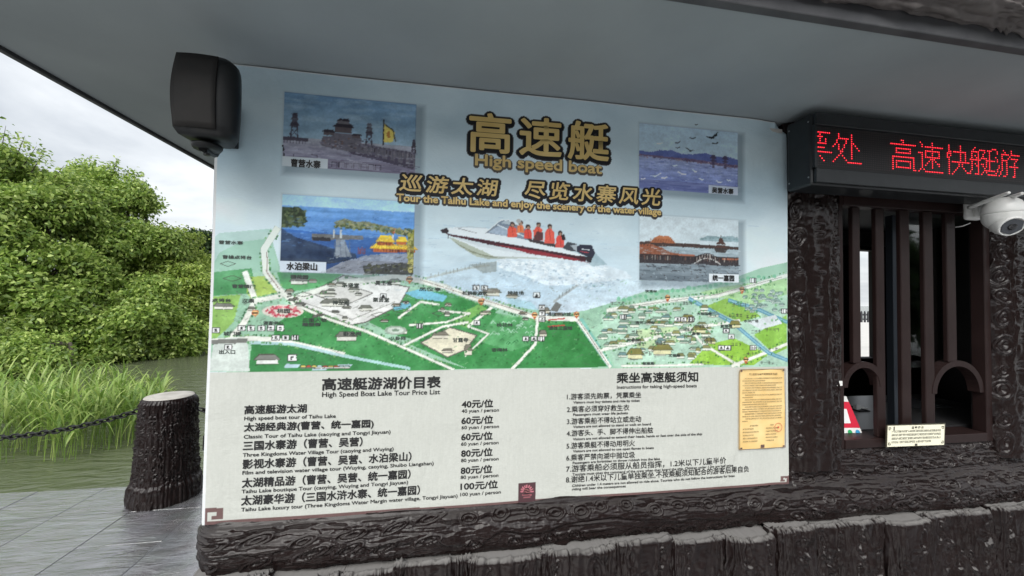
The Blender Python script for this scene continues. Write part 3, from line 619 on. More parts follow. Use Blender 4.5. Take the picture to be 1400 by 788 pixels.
for k in range(170):
    a = random.uniform(525, 1180); b = 368+max(0, a-700)*.10+abs(random.gauss(0, 1))*34; p = K((a, b))[0]; stroke([p, (p[0]+random.uniform(1, 6), p[1]+random.uniform(-.5, 2))], random.uniform(.8, 2), (250, 252, 253), .75)
fill(K((360, 400), (520, 380), (520, 440), (440, 450)), (120, 122, 112), .55, 30, .3)
fill(K((1000, 330), (1110, 330), (1180, 400), (1090, 410)), (130, 160, 170), .6, 20, .2)
fill(K((235, 235), (300, 290), (400, 350), (470, 365), (620, 360), (500, 300)), (176, 182, 160), 1, 8)
fill(K((235, 228), (400, 270), (620, 312), (900, 350), (1000, 372), (900, 372), (620, 362), (540, 366), (400, 300)), (232, 236, 238), 1, 6)
fill(K((235, 222), (400, 262), (620, 306), (900, 346), (900, 356), (620, 326), (420, 290), (260, 236)), (206, 212, 216), .7); fill(K((330, 316), (420, 345), (620, 350), (880, 366), (620, 362), (470, 365)), (150, 156, 140), .55)
for q in range(4): stroke(K((270+q*26, 262+q*16), (350+q*34, 318+q*10), (480+q*30, 352+q*3)), .8, (120, 122, 95), .8)
fill(K((190, 195), (235, 215), (450, 250), (740, 300), (1060, 352), (1050, 380), (1000, 378), (700, 325), (450, 272), (250, 228), (235, 222)), (62, 26, 34), 1)
fill(K((500, 276), (740, 312), (1020, 366), (1000, 378), (700, 327)), (150, 34, 44), 1, 8)
fill(K((200, 188), (260, 174), (460, 180), (500, 206), (740, 262), (880, 292), (1060, 350), (1000, 346), (740, 298), (450, 248), (240, 212)), (238, 240, 242), 1, 4)
fill(K((186, 190), (222, 178), (236, 196), (225, 212), (195, 208)), (38, 30, 36), 1); stroke(K((232, 212), (232, 240)), .9, (50, 45, 45))
stroke(K((270, 178), (360, 172), (455, 180)), .9, (190, 195, 200)); stroke(K((290, 182), (380, 204), (400, 208)), .9, (120, 120, 125))
fill(K((455, 208), (545, 130), (600, 135), (690, 180), (735, 258), (640, 238), (540, 222)), (110, 122, 140), .9, 22, .4)
fill(K((470, 205), (535, 165), (590, 190), (580, 228)), (172, 186, 205), .85, 26, .4); fill(K((548, 150), (575, 132), (640, 150), (620, 165)), (196, 206, 212), .8)
stroke(K((452, 208), (545, 132), (590, 130), (690, 182)), 1.3, (236, 238, 240)); stroke(K((525, 160), (735, 252), (745, 264)), 1.4, (240, 242, 244)); stroke(K((455, 210), (525, 160)), 1, (120, 124, 130))
fill(K((700, 240), (880, 278), (870, 296), (720, 262)), (58, 50, 52), 1)
for (a, b, w, h, cc) in ((612, 200, 62, 68, (236, 82, 62)), (662, 182, 44, 52, (240, 120, 70)), (706, 212, 52, 62, (232, 70, 58)), (768, 212, 62, 84, (238, 84, 66)), (836, 226, 66, 90, (240, 86, 70)), (898, 258, 56, 76, (234, 72, 62))):
    fill(K((a-w*.45, b+h*.5), (a+w*.5, b+h*.5), (a+w*.42, b-h*.25), (a+w*.15, b-h*.45), (a-w*.2, b-h*.45), (a-w*.42, b-h*.2)), cc, 1, 16, .5); stroke(K((a, b-h*.4), (a+w*.1, b+h*.4)), .9, (150, 40, 40), .7)
    p = K((a+2, b-h*.62))[0]; ell(p[0], p[1], 3.7, 3.9, (60, 46, 44)); ell(p[0]+.4, p[1]+1.2, 2.4, 2.2, (176, 130, 108))
fill(K((735, 250), (760, 200), (800, 205), (795, 250), (770, 262)), (52, 40, 46), .8); p = K((652, 138))[0]; ell(p[0], p[1], 3.6, 3.4, (176, 172, 168)); fill(K((905, 225), (925, 215), (930, 250), (915, 255)), (40, 32, 36), 1)
fill(K((915, 300), (945, 262), (1000, 275), (995, 320), (960, 318)), (58, 62, 70), 1); fill(K((960, 285), (1000, 278), (1000, 322)), (170, 176, 184), 1)
fill(K((1000, 290), (1020, 278), (1090, 284), (1108, 330), (1095, 358), (1060, 350), (998, 322)), (38, 40, 56), 1); fill(K((1045, 350), (1090, 352), (1085, 388), (1060, 382)), (40, 36, 42), 1)
stroke(K((1028, 305), (1075, 312)), 1.3, (226, 226, 230)); stroke(K((1015, 318), (1070, 328)), 1.2, (190, 50, 60)); stroke(K((1075, 392), (1040, 380), (700, 330)), .9, (120, 20, 30), .7)
# -- four photographs with soft printed shadows
def photo(xa, ya, xb, yb):
    a = B(xa, ya); b = B(xb, yb); x0, x1, z1, z0 = a[0], b[0], a[1], b[1]
    d = np.maximum(np.maximum(x0+6-X, X-(x1+7)), np.maximum(z0-7-Yg, Yg-(z1-6))); al = np.clip(1-d/9, 0, 1)*.42
    ART[:] = ART*(1-al[..., None])+np.array((70, 84, 96))/255.*al[..., None]
    def q(u, v): return (x0+(x1-x0)*u, z1+(z0-z1)*v)
    def F(pts, c, alpha=1, noise=0, ns=.25): fill([q(*p) for p in pts], c, alpha, noise, ns, raw=True)
    def St(pts, w, c, alpha=1): stroke([q(*p) for p in pts], w, c, alpha, raw=True)
    def E(u, v, ru, rv, c, alpha=1, noise=0, n=14): t = np.linspace(0, 2*PI, n, endpoint=False); F([(u+ru*math.cos(s), v+rv*math.sin(s)) for s in t], c, alpha, noise)
    return F, St, E
def R4(u0, v0, u1, v1): return [(u0, v0), (u1, v0), (u1, v1), (u0, v1)]
FULL = R4(0, 0, 1, 1)
# 1: fortress on the lake
F_, St, E_ = photo(389.5, 124.5, 567.5, 238)
F_(FULL, vgrad((106, 132, 164), (164, 176, 186), 26, .02, .06))
F_(R4(0, .60, 1, 1), vgrad((150, 144, 156), (112, 102, 126), 34, .06, .5, 8))
def tower(u, v, s, c):
    St([(u-.028*s, v), (u-.018*s, v-.28*s)], 1.6, c); St([(u+.028*s, v), (u+.018*s, v-.28*s)], 1.6, c); St([(u-.02*s, v-.05*s), (u+.02*s, v-.14*s)], 1, c); St([(u+.02*s, v-.05*s), (u-.02*s, v-.14*s)], 1, c)
    for k, w in ((.20, .04), (.28, .034), (.34, .026)): F_([(u-w*s, v-k*s), (u+w*s, v-k*s), (u+w*.5*s, v-(k+.05)*s), (u-w*.5*s, v-(k+.05)*s)], c)
    F_(R4(u-.02*s, v-.34*s, u+.02*s, v-.16*s), c, .8)
DK = (62, 54, 64)
F_(R4(0, .60, .18, .655), (70, 62, 74)); tower(.08, .62, .9, DK)
for k in range(8): St([(.01+k*.022, .64), (.01+k*.022, .69)], 1.1, (80, 72, 84))
F_([(.27, .66), (.29, .56), (.36, .55), (.36, .5), (.54, .5), (.58, .55), (.58, .62), (.7, .64), (1, .69), (1, .9), (.7, .78), (.48, .74), (.28, .70)], (96, 88, 98), 1, 14, .3)
for (u, v, w, h) in ((.33, .50, .05, .07), (.44, .42, .085, .12), (.44, .33, .055, .06), (.54, .52, .04, .05)): F_([(u-w, v), (u+w, v), (u+w*.6, v-h*.55), (u-w*.6, v-h*.55)], (48, 42, 50)); F_(R4(u-w*.75, v, u+w*.75, v+h*.6), (84, 72, 76))
tower(.635, .63, .8, DK); tower(.985, .70, .5, DK)
for k in range(14): u = .56+k*.033; St([(u, .655+k*.006), (u, .72+k*.010)], 1.7, (88, 80, 92)); F_(R4(u-.008, .63+k*.004, u+.008, .66+k*.004), (74, 66, 78))
F_([(.46, .74), (.62, .76), (.99, .88), (.99, .93), (.7, .83), (.52, .78)], (66, 58, 74), .9, 10)
for k in range(6): u = .66+k*.06; F_(R4(u, .74+k*.012, u+.022, .82+k*.018), (70, 62, 78), .9)
St([(.745, .62), (.745, .26)], 1.4, (44, 38, 40)); F_([(.75, .32), (.80, .38), (.835, .42), (.82, .56), (.75, .58)], (214, 184, 96), 1, 12); St([(.75, .32), (.82, .40), (.84, .55)], 1.4, (60, 52, 40)); E_(.785, .46, .012, .05, (170, 110, 60))
for k in range(7): u = .36+k*.055; St([(u, .97), (u, .90), (u+.04, .90), (u+.04, .97)], 1.3, (58, 50, 66))
F_([(.42, .90), (.5, .86), (.58, .88), (.72, .93), (.72, .98), (.42, .98)], (176, 170, 184), .5, 30, .5); St([(0, .72), (0.02, .95)], 1.5, (40, 36, 40)); St([(.08, .82), (.08, .9), (.25, .9), (.25, .83), (.19, .83)], 1, (70, 62, 76))
for k in range(150): u, v = random.random(), random.uniform(.64, .98); St([(u, v), (u+random.uniform(.01, .06), v+.004)], 1.2, random.choice(((170, 166, 178), (96, 86, 108), (138, 130, 146))), .5)
for k in range(40): u = random.uniform(.29, .6); v = random.uniform(.56, .7); St([(u, v), (u+.012, v)], 1.4, random.choice(((60, 52, 60), (126, 116, 122), (104, 76, 70))), .8)
for k in range(24): u = random.uniform(.6, 1); v = .66+.06*(u-.6)/.4; St([(u, v), (u, v+.05)], 1.1, random.choice(((52, 46, 56), (128, 118, 126))), .7)
for k in range(22): u, v = random.uniform(0, .9), random.uniform(.02, .42); E_(u, v, random.uniform(.05, .16), random.uniform(.015, .04), (182, 190, 200), .18)
F_(R4(0, .87, .33, 1), (214, 218, 222))
# 2: jetty and yellow roofs
F_, St, E_ = photo(387, 264.5, 565.5, 375)
F_(FULL, vgrad((164, 196, 226), (186, 206, 226), 12)); F_(R4(0, .15, 1, 1), vgrad((104, 146, 196), (44, 82, 142), 22, .03, .3)); F_([(0, .45), (.5, .5), (1, .55), (1, 1), (0, 1)], vgrad((40, 82, 146), (30, 54, 104), 20, .04, .3), .75)
F_([(0, .17), (.12, .16), (.17, .22), (.18, .36), (.06, .42), (0, .44)], (52, 62, 44), 1, 34, .3)
F_([(.38, .34), (.46, .28), (.55, .32), (.62, .30), (.72, .34), (.85, .37), (.98, .42), (.98, .47), (.8, .44), (.55, .40), (.4, .38)], (112, 112, 84), 1, 40, .3)
F_([(0, .44), (.1, .55), (.25, .62), (.42, .70), (.55, .74), (.56, .82), (.3, .9), (0, .9)], (32, 44, 62), .8, 26, .1)
F_([(.40, .56), (.46, .56), (.52, .78), (.40, .80)], (120, 124, 132), 1, 18, .3); F_([(.22, .50), (.6, .50), (.6, .55), (.22, .58)], (98, 94, 92), 1, 20, .4); F_([(.22, .54), (.36, .54), (.36, .59), (.23, .59)], (42, 40, 44))
for u in (.385, .435): St([(u, .54), (u, .44)], 2, (186, 180, 172))
F_([(.3, 1), (.45, .86), (.62, .76), (.80, .72), (1, .72), (1, 1)], (124, 128, 142), 1, 30, .12); F_([(.6, .9), (.9, .84), (1, .86), (1, 1), (.62, 1)], (44, 46, 42), .8, 24, .3)
for (u, v, w, h) in ((.775, .66, .12, .10), (.775, .57, .075, .11), (.93, .66, .10, .09), (.90, .56, .05, .09)): F_([(u-w, v), (u+w, v), (u+w*.55, v-h*.8), (u-w*.55, v-h*.8)], (232, 184, 44), 1, 14); F_(R4(u-w*.78, v, u+w*.78, v+h*.45), (176, 84, 42)); St([(u-w, v), (u+w, v)], 1, (190, 130, 30))
St([(.83, .52), (.83, .40)], 1.4, (200, 190, 180)); F_([(.82, .38), (.85, .4), (.84, .45), (.82, .44)], (200, 80, 60)); F_([(.95, .44), (1, .36), (1, .99), (.96, .9), (.94, .66)], (128, 122, 52), 1, 40, .3)
for k in range(5): u = .57+k*.012; St([(u, .74), (u, .66+.02*(k % 2))], 1.2, (120, 50, 46))
for k in range(130):
    u = random.uniform(.38, .98); v = .40+.07*(u-.38)/.6-random.uniform(0, .09)*math.sin(min(1, (u-.38)*6)*1.5); E_(u, v, random.uniform(.006, .016), random.uniform(.010, .022), random.choice(((78, 86, 52), (128, 128, 84), (150, 140, 100), (60, 66, 44))), .85, n=8)
for k in range(70): E_(random.uniform(.018, .17), random.uniform(.17, .42), random.uniform(.008, .018), random.uniform(.012, .03), random.choice(((34, 44, 30), (70, 82, 52), (92, 98, 66), (46, 54, 40))), .85, n=8)
for k in range(70): E_(random.uniform(.955, .985), random.uniform(.45, .96), random.uniform(.006, .016), random.uniform(.012, .03), random.choice(((84, 84, 34), (156, 146, 70), (120, 118, 50), (180, 168, 92))), .85, n=8)
for k in range(160): u, v = random.random(), random.uniform(.24, .70); St([(u, v), (u+random.uniform(.01, .05), v)], 1.1, random.choice(((120, 158, 204), (30, 62, 118), (70, 112, 168))), .35)
for k in range(90): u = random.uniform(.34, 1); v = random.uniform(.76, .99); St([(u, v), (u+random.uniform(.01, .04), v-.012)], 1.3, random.choice(((160, 162, 172), (88, 90, 102), (60, 60, 60))), .5)
for (u0, u1, v) in ((.66, .89, .655), (.70, .85, .565), (.84, 1, .655)):
    for k in range(12): u = u0+(u1-u0)*k/11; St([(u, v), (u*.8+.155, v-.06)], .8, (170, 116, 24), .6)
    for k in range(10): u = u0+.015+(u1-u0-.03)*k/9; St([(u, v+.01), (u, v+.04)], 1.2, (96, 40, 30), .9)
for k in range(26): E_(random.uniform(.62, .97), random.uniform(.86, .97), random.uniform(.008, .02), random.uniform(.01, .02), random.choice(((58, 60, 44), (34, 36, 30), (90, 92, 66))), .8, n=8)
for u in (.39, .43, .47, .5): St([(u, .58), (u+.01, .8)], 1.1, (84, 90, 104), .8)
F_(R4(0, .865, .335, 1), (206, 214, 226))
# 3: gulls over the bay
F_, St, E_ = photo(873.5, 166.5, 1009, 266)
F_(FULL, vgrad((164, 178, 200), (190, 198, 214), 14)); F_(R4(0, .45, 1, 1), vgrad((150, 152, 190), (104, 112, 172), 30, .05, .4, 6))
F_([(0, .42), (.1, .44), (.2, .40), (.32, .38), (.42, .43), (.55, .41), (.66, .38), (.78, .42), (.9, .41), (1, .44), (1, .53), (0, .50)], (88, 94, 150), 1, 14, .1); F_([(0, .48), (.5, .49), (1, .53), (1, .58), (.6, .54), (0, .50)], (104, 84, 110), 1, 16, .3)
for u in (.74, .865): F_(R4(u-.012, .44, u+.012, .6), (84, 72, 96)); F_([(u-.035, .45), (u+.035, .45), (u+.015, .40), (u-.015, .40)], (70, 60, 84)); St([(u-.03, .49), (u+.03, .49)], 1.5, (70, 60, 84))
def gull(u, v, s, c, a=0): St([(u-s, v-s*.5+a), (u, v), (u+s, v-s*.6-a)], 1.7, c)
for (u, v, s, c) in ((.72, .13, .055, (30, 32, 40)), (.76, .22, .03, (40, 40, 48)), (.53, .17, .03, (70, 72, 84)), (.38, .26, .025, (64, 64, 76)), (.38, .34, .02, (64, 64, 76)), (.5, .36, .04, (44, 44, 54)), (.2, .3, .025, (214, 218, 228)), (.04, .86, .02, (222, 226, 238)), (.16, .80, .05, (222, 226, 238)), (.25, .82, .03, (232, 236, 244)), (.42, .74, .04, (226, 230, 240)), (.35, .62, .02, (210, 214, 230)), (.8, .82, .035, (226, 230, 240)), (.9, .78, .02, (226, 230, 240)), (.55, .68, .02, (214, 218, 232)), (.62, .80, .02, (214, 218, 232))): gull(u, v, s, c, random.uniform(-.02, .02))
E_(.72, .13, .03, .016, (30, 32, 40)); F_([(.72, .12), (.79, .03), (.78, .09), (.74, .13)], (30, 32, 40)); gull(.565, -.05, .014, (70, 72, 80))
for k in range(240): u, v = random.random(), random.uniform(.54, .99); St([(u, v), (u+random.uniform(.008, .04), v+.003)], 1.1, random.choice(((186, 188, 216), (96, 102, 166), (126, 130, 186), (72, 76, 140))), .45)
for k in range(60): u = random.random(); St([(u, .50+.03*u+random.uniform(-.01, .03)), (u+.015, .50+.03*u+random.uniform(-.01, .03))], 1.3, random.choice(((70, 56, 84), (128, 96, 112), (150, 128, 140))), .8)
F_(R4(.69, .875, 1, 1), (204, 208, 222))
# 4: covered bridge
F_, St, E_ = photo(873.5, 292.5, 1010, 386)
F_(FULL, vgrad((222, 230, 234), (206, 216, 220), 10)); F_(R4(0, .42, 1, 1), vgrad((176, 192, 200), (96, 108, 118), 36, .05, .35, 9))
F_([(.6, .34), (.68, .27), (.8, .28), (.92, .26), (1, .28), (1, .36), (.6, .36)], (140, 164, 170), .9, 18, .2)
F_([(0, .42), (.1, .40), (.35, .41), (1, .43), (1, .48), (.3, .47), (0, .5)], (66, 50, 46), 1, 16, .5)
F_([(.1, .42), (.16, .33), (.3, .33), (.35, .42)], (172, 96, 62), 1, 12); F_([(.14, .36), (.18, .31), (.28, .31), (.31, .36)], (186, 108, 70)); F_([(0, .46), (.1, .44), (.22, .50), (.3, .56), (.4, .58), (.4, .62), (0, .66)], (150, 78, 52), 1, 16, .4)
F_([(.74, .46), (.89, .46), (.86, .53), (.76, .53)], (60, 52, 50)); 
for (v, w) in ((.46, .075), (.40, .05), (.35, .03)): F_([(.815-w, v), (.815+w, v), (.815+w*.5, v-.05), (.815-w*.5, v-.05)], (74, 50, 44))
St([(.815, .3), (.815, .26)], 1.3, (60, 44, 40)); F_(R4(0, .60, 1, .74), (44, 36, 38), .92, 22, .5); F_(R4(.38, .585, .55, .61), (180, 92, 62)); F_(R4(.82, .62, 1, .65), (176, 92, 64))
t_ = [(.54+.27*k/10, .67-.09*math.sin(PI*k/10)) for k in range(11)]; St(t_, 5, (52, 40, 40)); St([(a, b-.025) for a, b in t_], 1.4, (34, 28, 30)); St([(a, b+.05) for a, b in t_], 1.5, (214, 206, 200)); 
for k in range(1, 10): St([(t_[k][0], t_[k][1]-.02), (t_[k][0], t_[k][1]+.05)], 1, (190, 170, 160))
for k in range(40): u = random.random(); v = random.uniform(.72, .86); St([(u, v), (u+random.uniform(.02, .08), v)], 1.6, random.choice(((40, 40, 46), (58, 60, 66), (150, 160, 168))), .6)
for k in range(34): u = .02+k*.029; St([(u, .455+.01*(u > .35)), (u, .478)], 1.0, random.choice(((150, 120, 104), (40, 30, 30))), .8)
for k in range(40): u = k/40.; St([(u, .625), (u, .68)], 1.1, random.choice(((196, 176, 160), (30, 24, 26), (120, 72, 56))), .75)
for k in range(90): u = random.random(); v = random.uniform(.74, .99); St([(u, v), (u+random.uniform(.006, .02), v+random.uniform(0, .03))], 1.4, random.choice(((36, 34, 40), (86, 88, 96), (170, 182, 190), (62, 50, 48))), .55)
for k in range(60): u, v = random.random(), random.uniform(.49, .59); St([(u, v), (u+.03, v)], 1.1, random.choice(((206, 216, 220), (140, 154, 162))), .6)
for k in range(26): u = random.uniform(.6, 1); E_(u, .33-.03*math.sin((u-.6)*7), .012, .014, random.choice(((110, 138, 140), (150, 172, 176))), .7, n=8)
for (a_, b_2) in ((.1, .33), (.02, .38)): 
    for k in range(10): u = a_+(b_2-a_)*k/9; St([(u, .41 if a_ > .05 else .58), (u+.01, .36 if a_ > .05 else .53)], .8, (112, 58, 38), .7)
F_(R4(.69, .87, 1, 1), (228, 232, 236))
# -- hand-drawn and half-tone texture of the pictures
def roughen(x0, x1, z0, z1, amp, sc, mul, seed, soft=0):
    x0, x1, z0, z1 = [int(round(q)) for q in (x0, x1, z0, z1)]; xx, zz_ = np.meshgrid(np.arange(x0, x1), np.arange(z0, z1))
    dx = (fbm(xx*sc, zz_*sc, seed, 3)-.5)*2*amp; dz = (fbm(xx*sc+50, zz_*sc, seed+7, 3)-.5)*2*amp
    C = ART[np.clip(np.round(zz_+dz), z0, z1-1).astype(int), np.clip(np.round(xx+dx), x0, x1-1).astype(int)]
    g = (fbm(xx*.09, zz_*.13, seed+1, 5)-.5)*mul*1.6+(fbm(xx*.55, zz_*.6, seed+2, 2)-.5)*mul
    C = np.clip(C*(1+g[..., None]), 0, 1)
    if soft: C[1:-1, 1:-1] = (1-soft)*C[1:-1, 1:-1]+soft*.25*(C[:-2, 1:-1]+C[2:, 1:-1]+C[1:-1, :-2]+C[1:-1, 2:])
    ART[z0:z1, x0:x1] = C
for q, (xa, ya, xb, yb) in enumerate(((389.5, 124.5, 567.5, 238), (387, 264.5, 565.5, 375), (873.5, 166.5, 1009, 266), (873.5, 292.5, 1010, 386))):
    a = B(xa, ya); b = B(xb, yb); roughen(a[0]+1, b[0], b[1]+18, a[1]-1, 1.1, .35, .13, 300+q, .35)
a, b = B(575, 290), B(870, 420); roughen(a[0], b[0], b[1], a[1], 1.0, .4, .02, 320, .35)
roughen(0, NX, B(700, 504)[1]+1, B(700, 376)[1], .9, .35, .13, 330, .25)
m_ = (Yg > B(700, 504)[1]) & (Yg < B(700, 330)[1]); gm = ART.mean(axis=2, keepdims=True); ART[:] = np.where(m_[..., None], ART*.86+gm*.14, ART)
w_ = np.clip((Yg-B(700, 430)[1])/90., 0, 1)[..., None]; ART[:] = ART*(1-w_)+w_*np.clip(ART, 0, 1)**.86*np.array((.955, .99, 1.0))
for (xa, ya, xb, yb, k) in ((389.5, 124.5, 567.5, 224, (1.10, 1.12, 1.10)), (873.5, 166.5, 1009, 253, (1.12, 1.14, 1.10)), (387, 264.5, 565.5, 357, (1.06, 1.08, 1.10))):
    a = B(xa, ya); b = B(xb, yb); q = ART[int(b[1]):int(a[1]), int(a[0])+1:int(b[0])]; q[:] = np.clip(np.clip((q-.5)*1.12+.5, 0, 1)*np.array(k), 0, .96)
# -- lower price panel
fill([(270, 508.5), (1082, 500.5), (1082, 670), (268, 730)], (200, 201, 193), 1, 5, .6)
gh = fbm(X*.9, Yg*.06, 41, 2); mk = (Yg < B(700, 504)[1]); ART[mk] += ((gh[mk]-.5)*.025)[:, None]
BR_ = (112, 86, 84)
def Q(*pts): return [(260+a*.2429, 680+b*.2429) for a, b in pts]
b0 = B(290, 710); stripz = (Y(283, 713.5).z-ZB)/BH*(NZ-1); fill([(0, -1), (NX, -1), (NX, stripz*.72), (0, stripz)], BR_, raw=True, noise=6)
x0 = B(276.5, 700)[0]
def orn(pts, c, mx_=False):
    P = Bp(Q(*pts))
    if mx_:
        k = .62; P = np.stack([(NX-1)-(P[:, 0]-0)*k, P[:, 1]*k], -1)
    fill(P, c, raw=True)
for mxx in (False, True):
    orn(((60, 62), (187, 58), (187, 122), (120, 125), (120, 105), (148, 104), (148, 84), (97, 88), (97, 165), (60, 165)), BR_, mxx)
rectpx(708.5, 660.5, 732, 690, (84, 58, 62)); cxx, cyy = 720.3, 672
for k in range(9): a = PI*(k/8); stroke([(cxx+4*math.cos(a), cyy-4*math.sin(a)*1.0), (cxx+8.6*math.cos(a), cyy-8.6*math.sin(a))], 1.7, (198, 120, 130))
ell(cxx, cyy-.5, 5, 5, (52, 34, 38)); stroke([(cxx-3.5, cyy-2), (cxx+3.5, cyy-2.2)], 1, (170, 110, 110)); stroke([(cxx-3.5, cyy+.8), (cxx+3.5, cyy+.6)], 1, (170, 110, 110)); stroke([(cxx-6, cyy+5), (cxx+6, cyy+4.6)], 1.6, (170, 100, 106)); stroke([(cxx-4, cyy+8), (cxx+4, cyy+7.7)], 2, (150, 92, 98))
fill([(0, 0), (3.2, 0), (3.2, NZ), (0, NZ)], (228, 230, 230), raw=True); fill([(0, NZ-3), (NX, NZ-2), (NX, NZ), (0, NZ)], (214, 220, 222), raw=True)
# -- lettering: outlines of the built-in typeface turned into thin meshes that lie on the print
def glyphs(body, bold=.0, space=1.0, shear=0.0):
    c = bpy.data.curves.new('lettering', 'FONT'); c.body = body; c.offset = bold; c.space_character = space; c.shear = shear; c.resolution_u = 3
    o = bpy.data.objects.new('lettering', c); COL.objects.link(o); dg = bpy.context.evaluated_depsgraph_get(); dg.update()
    me = bpy.data.meshes.new_from_object(o.evaluated_get(dg)); bpy.data.objects.remove(o); bpy.data.curves.remove(c)
    me.calc_loop_triangles(); v = np.zeros(len(me.vertices)*3); me.vertices.foreach_get('co', v); t = np.zeros(len(me.loop_triangles)*3, np.int32); me.loop_triangles.foreach_get('vertices', t)
    bpy.data.meshes.remove(me); return v.reshape(-1, 3)[:, :2].copy(), t.reshape(-1, 3)
def wave(x, z):
    w = .0022*np.sin(x*5.3+z*2.2)+.0012*np.sin(x*11-z*7+1)
    w = w + .004*np.exp(-((x-1.93)/.05)**2)*np.sin(z*9)+.006*np.exp(-(((x-1.97)/.06)**2+((z-ZT)/.07)**2))
    w = w - .003*np.exp(-((x-.03)/.05)**2)*np.sin(z*7+1)
    return w-.002
class Letters:
    def __init__(s): s.v = []; s.t = []; s.n = 0
    def add(s, V2, t, lift=.0012):
        y = wave(V2[:, 0], V2[:, 1])-lift; s.v.append(np.stack([V2[:, 0], y, V2[:, 1]], -1)); s.t.append(t+s.n); s.n += len(V2)
    def bold(s, V, t, d, lift=.0012):
        for i, (q, tt) in enumerate(bolden(V, t, d)): s.add(q, tt, lift+i*.00004)
    def build(s, name, m, parent, label=None):
        o = finish(name, fast_mesh(name, np.concatenate(s.v), np.concatenate(s.t), 3), m, parent)
        if label: o['label'] = label
        return o
def bolden(V, t, d):
    if d <= 0: return [(V, t)]
    return [(V+np.array((d*math.cos(a), d*math.sin(a))), t) for a in np.linspace(0, 2*PI, 8, endpoint=False)]
def place(body, xl, yb, xr, h, bold=.0, space=1.0, shear=0, y=0.0, cjk=True, plane=None):
    """set a line so that it spans photo points xl..xr on a level baseline through (xl, yb), h photo pixels tall"""
    v, t = glyphs(body, 0, space, shear); f = plane or (lambda a, b: (Y(a, b, y).x, Y(a, b, y).z))
    a = f(xl, yb); b = f(xr, yb); hh = f(xl, yb-h)[1]-a[1]
    x0, x1 = v[:, 0].min(), v[:, 0].max()
    if cjk: z0, z1 = v[:, 1].min(), v[:, 1].max()
    else: z0, z1 = 0.0, .70
    V = np.stack([a[0]+(v[:, 0]-x0)/(x1-x0)*(b[0]-a[0]), a[1]+(v[:, 1]-z0)/(z1-z0)*hh], -1); return V, t
def halo(V, t, r, color, soft=0):
    G = np.stack([V[:, 0]/BW*(NX-1), (V[:, 1]-ZB)/BH*(NZ-1)], -1); lo = np.maximum(np.floor(G.min(0)).astype(int)-10, 0); hi = np.ceil(G.max(0)).astype(int)+11
    m = np.zeros((NZ, NX), bool)
    for tri in t:
        q = pmask(G[tri])
        if q is not None: m[q[2]:q[4], q[1]:q[3]] |= q[0]
    sub = m[lo[1]:hi[1], lo[0]:hi[0]]; o = sub.copy(); R = int(math.ceil(r))
    for dx in range(-R, R+1):
        for dy in range(-R, R+1):
            if dx*dx+dy*dy <= r*r:
                s = np.zeros_like(sub); a, b = sub.shape
                s[max(dy, 0):a+min(dy, 0), max(dx, 0):b+min(dx, 0)] = sub[max(-dy, 0):a+min(-dy, 0), max(-dx, 0):b+min(-dx, 0)]; o |= s
    A = ART[lo[1]:hi[1], lo[0]:hi[0]]; A[o] = np.array(color)/255.
gold, ink, mapink = Letters(), Letters(), Letters()
for (body, xl, yb, xr, h, bold, space, shear, cjk, rad, c2) in (
        ('高速艇', 642, 206.5, 831, 53, .0032, 1.22, 0, True, 7, (60, 56, 56)),
        ('巡游太湖', 546, 261, 680.5, 23, .0012, 1.28, .12, True, 4.8, (72, 68, 66)), ('尽览水寨风光', 717, 271, 902, 24, .0012, 1.26, .12, True, 4.8, (72, 68, 66)),
        ('High speed boat', 650, 225.8, 822, 15.2, .0016, 1, 0, False, 3.6, (84, 78, 72)),
        ('Tour the Taihu Lake and enjoy the scenery of the water village', 542.5, 274.6, 902.5, 9.6, .0012, 1, 0, False, 3.6, (66, 62, 60))):
    V, t = place(body, xl, yb, xr, h, bold, space, shear, 0, cjk); halo(V, t, rad, c2)
    if rad > 4: halo(V, t, 5.4, (20, 20, 26))
    gold.bold(V, t, bold)
for (body, xl, yb, xr, h, bold) in (
        ('高速艇游湖价目表', 441, 533.5, 602, 16.6, .02), ('高速艇游太湖', 334.8, 566.2, 419.4, 11.8, .015), ('太湖经典游(曹营、统一嘉园)', 334, 591.8, 510.8, 13, .015), ('三国水寨游（曹营、吴营）', 332.6, 616.2, 495.7, 13, .015),
        ('影视水寨游（曹营、吴营、水泊梁山）', 332, 641.4, 562, 13.2, .015), ('太湖精品游（曹营、吴营、统一嘉园）', 331, 667, 560.8, 13.2, .015), ('太湖豪华游（三国水浒水寨、统一嘉园）', 330, 691.3, 573.5, 13.4, .015),
        ('40元/位', 631.4, 558, 673.8, 10.8, .012), ('60元/位', 630.9, 580.4, 673.8, 10.8, .012), ('60元/位', 630.6, 602.6, 673, 10.8, .012), ('80元/位', 630.6, 625, 673, 10.8, .012), ('80元/位', 630, 648.3, 672.5, 10.8, .012), ('100元/位', 629.7, 669.9, 680, 10.8, .012),
        ('乘坐高速艇须知', 842.8, 523.9, 952.8, 14.2, .022), ('1.游客须先购票，凭票乘坐', 774.8, 546.8, 875.8, 8.6, .015), ('2.乘客必须穿好救生衣', 774.8, 564.1, 859.8, 8.6, .015), ('3.游客乘船不得站立或走动', 774.8, 580.6, 875.8, 8.6, .015), ('4.游客头、手、脚不得伸出船舷', 774.6, 597, 892, 8.6, .015),
        ('5.游客乘艇不得动用明火', 774.4, 614.2, 867.3, 8.8, .015), ('6.乘客严禁向湖中抛垃圾', 774.2, 630.6, 867.3, 8.8, .015), ('7.游客乘船必须服从船员指挥，1.2米以下儿童半价', 774, 646.4, 991.6, 9.8, .015), ('8.谢绝1.4米以下儿童单独乘坐,不按乘艇须知配合的游客后果自负', 773.8, 661.2, 1022.7, 9.8, .015)):
    ink.bold(*place(body, xl, yb, xr, h), {.02: .0013, .022: .0011}.get(bold, .0009 if h > 10.4 else .0003))
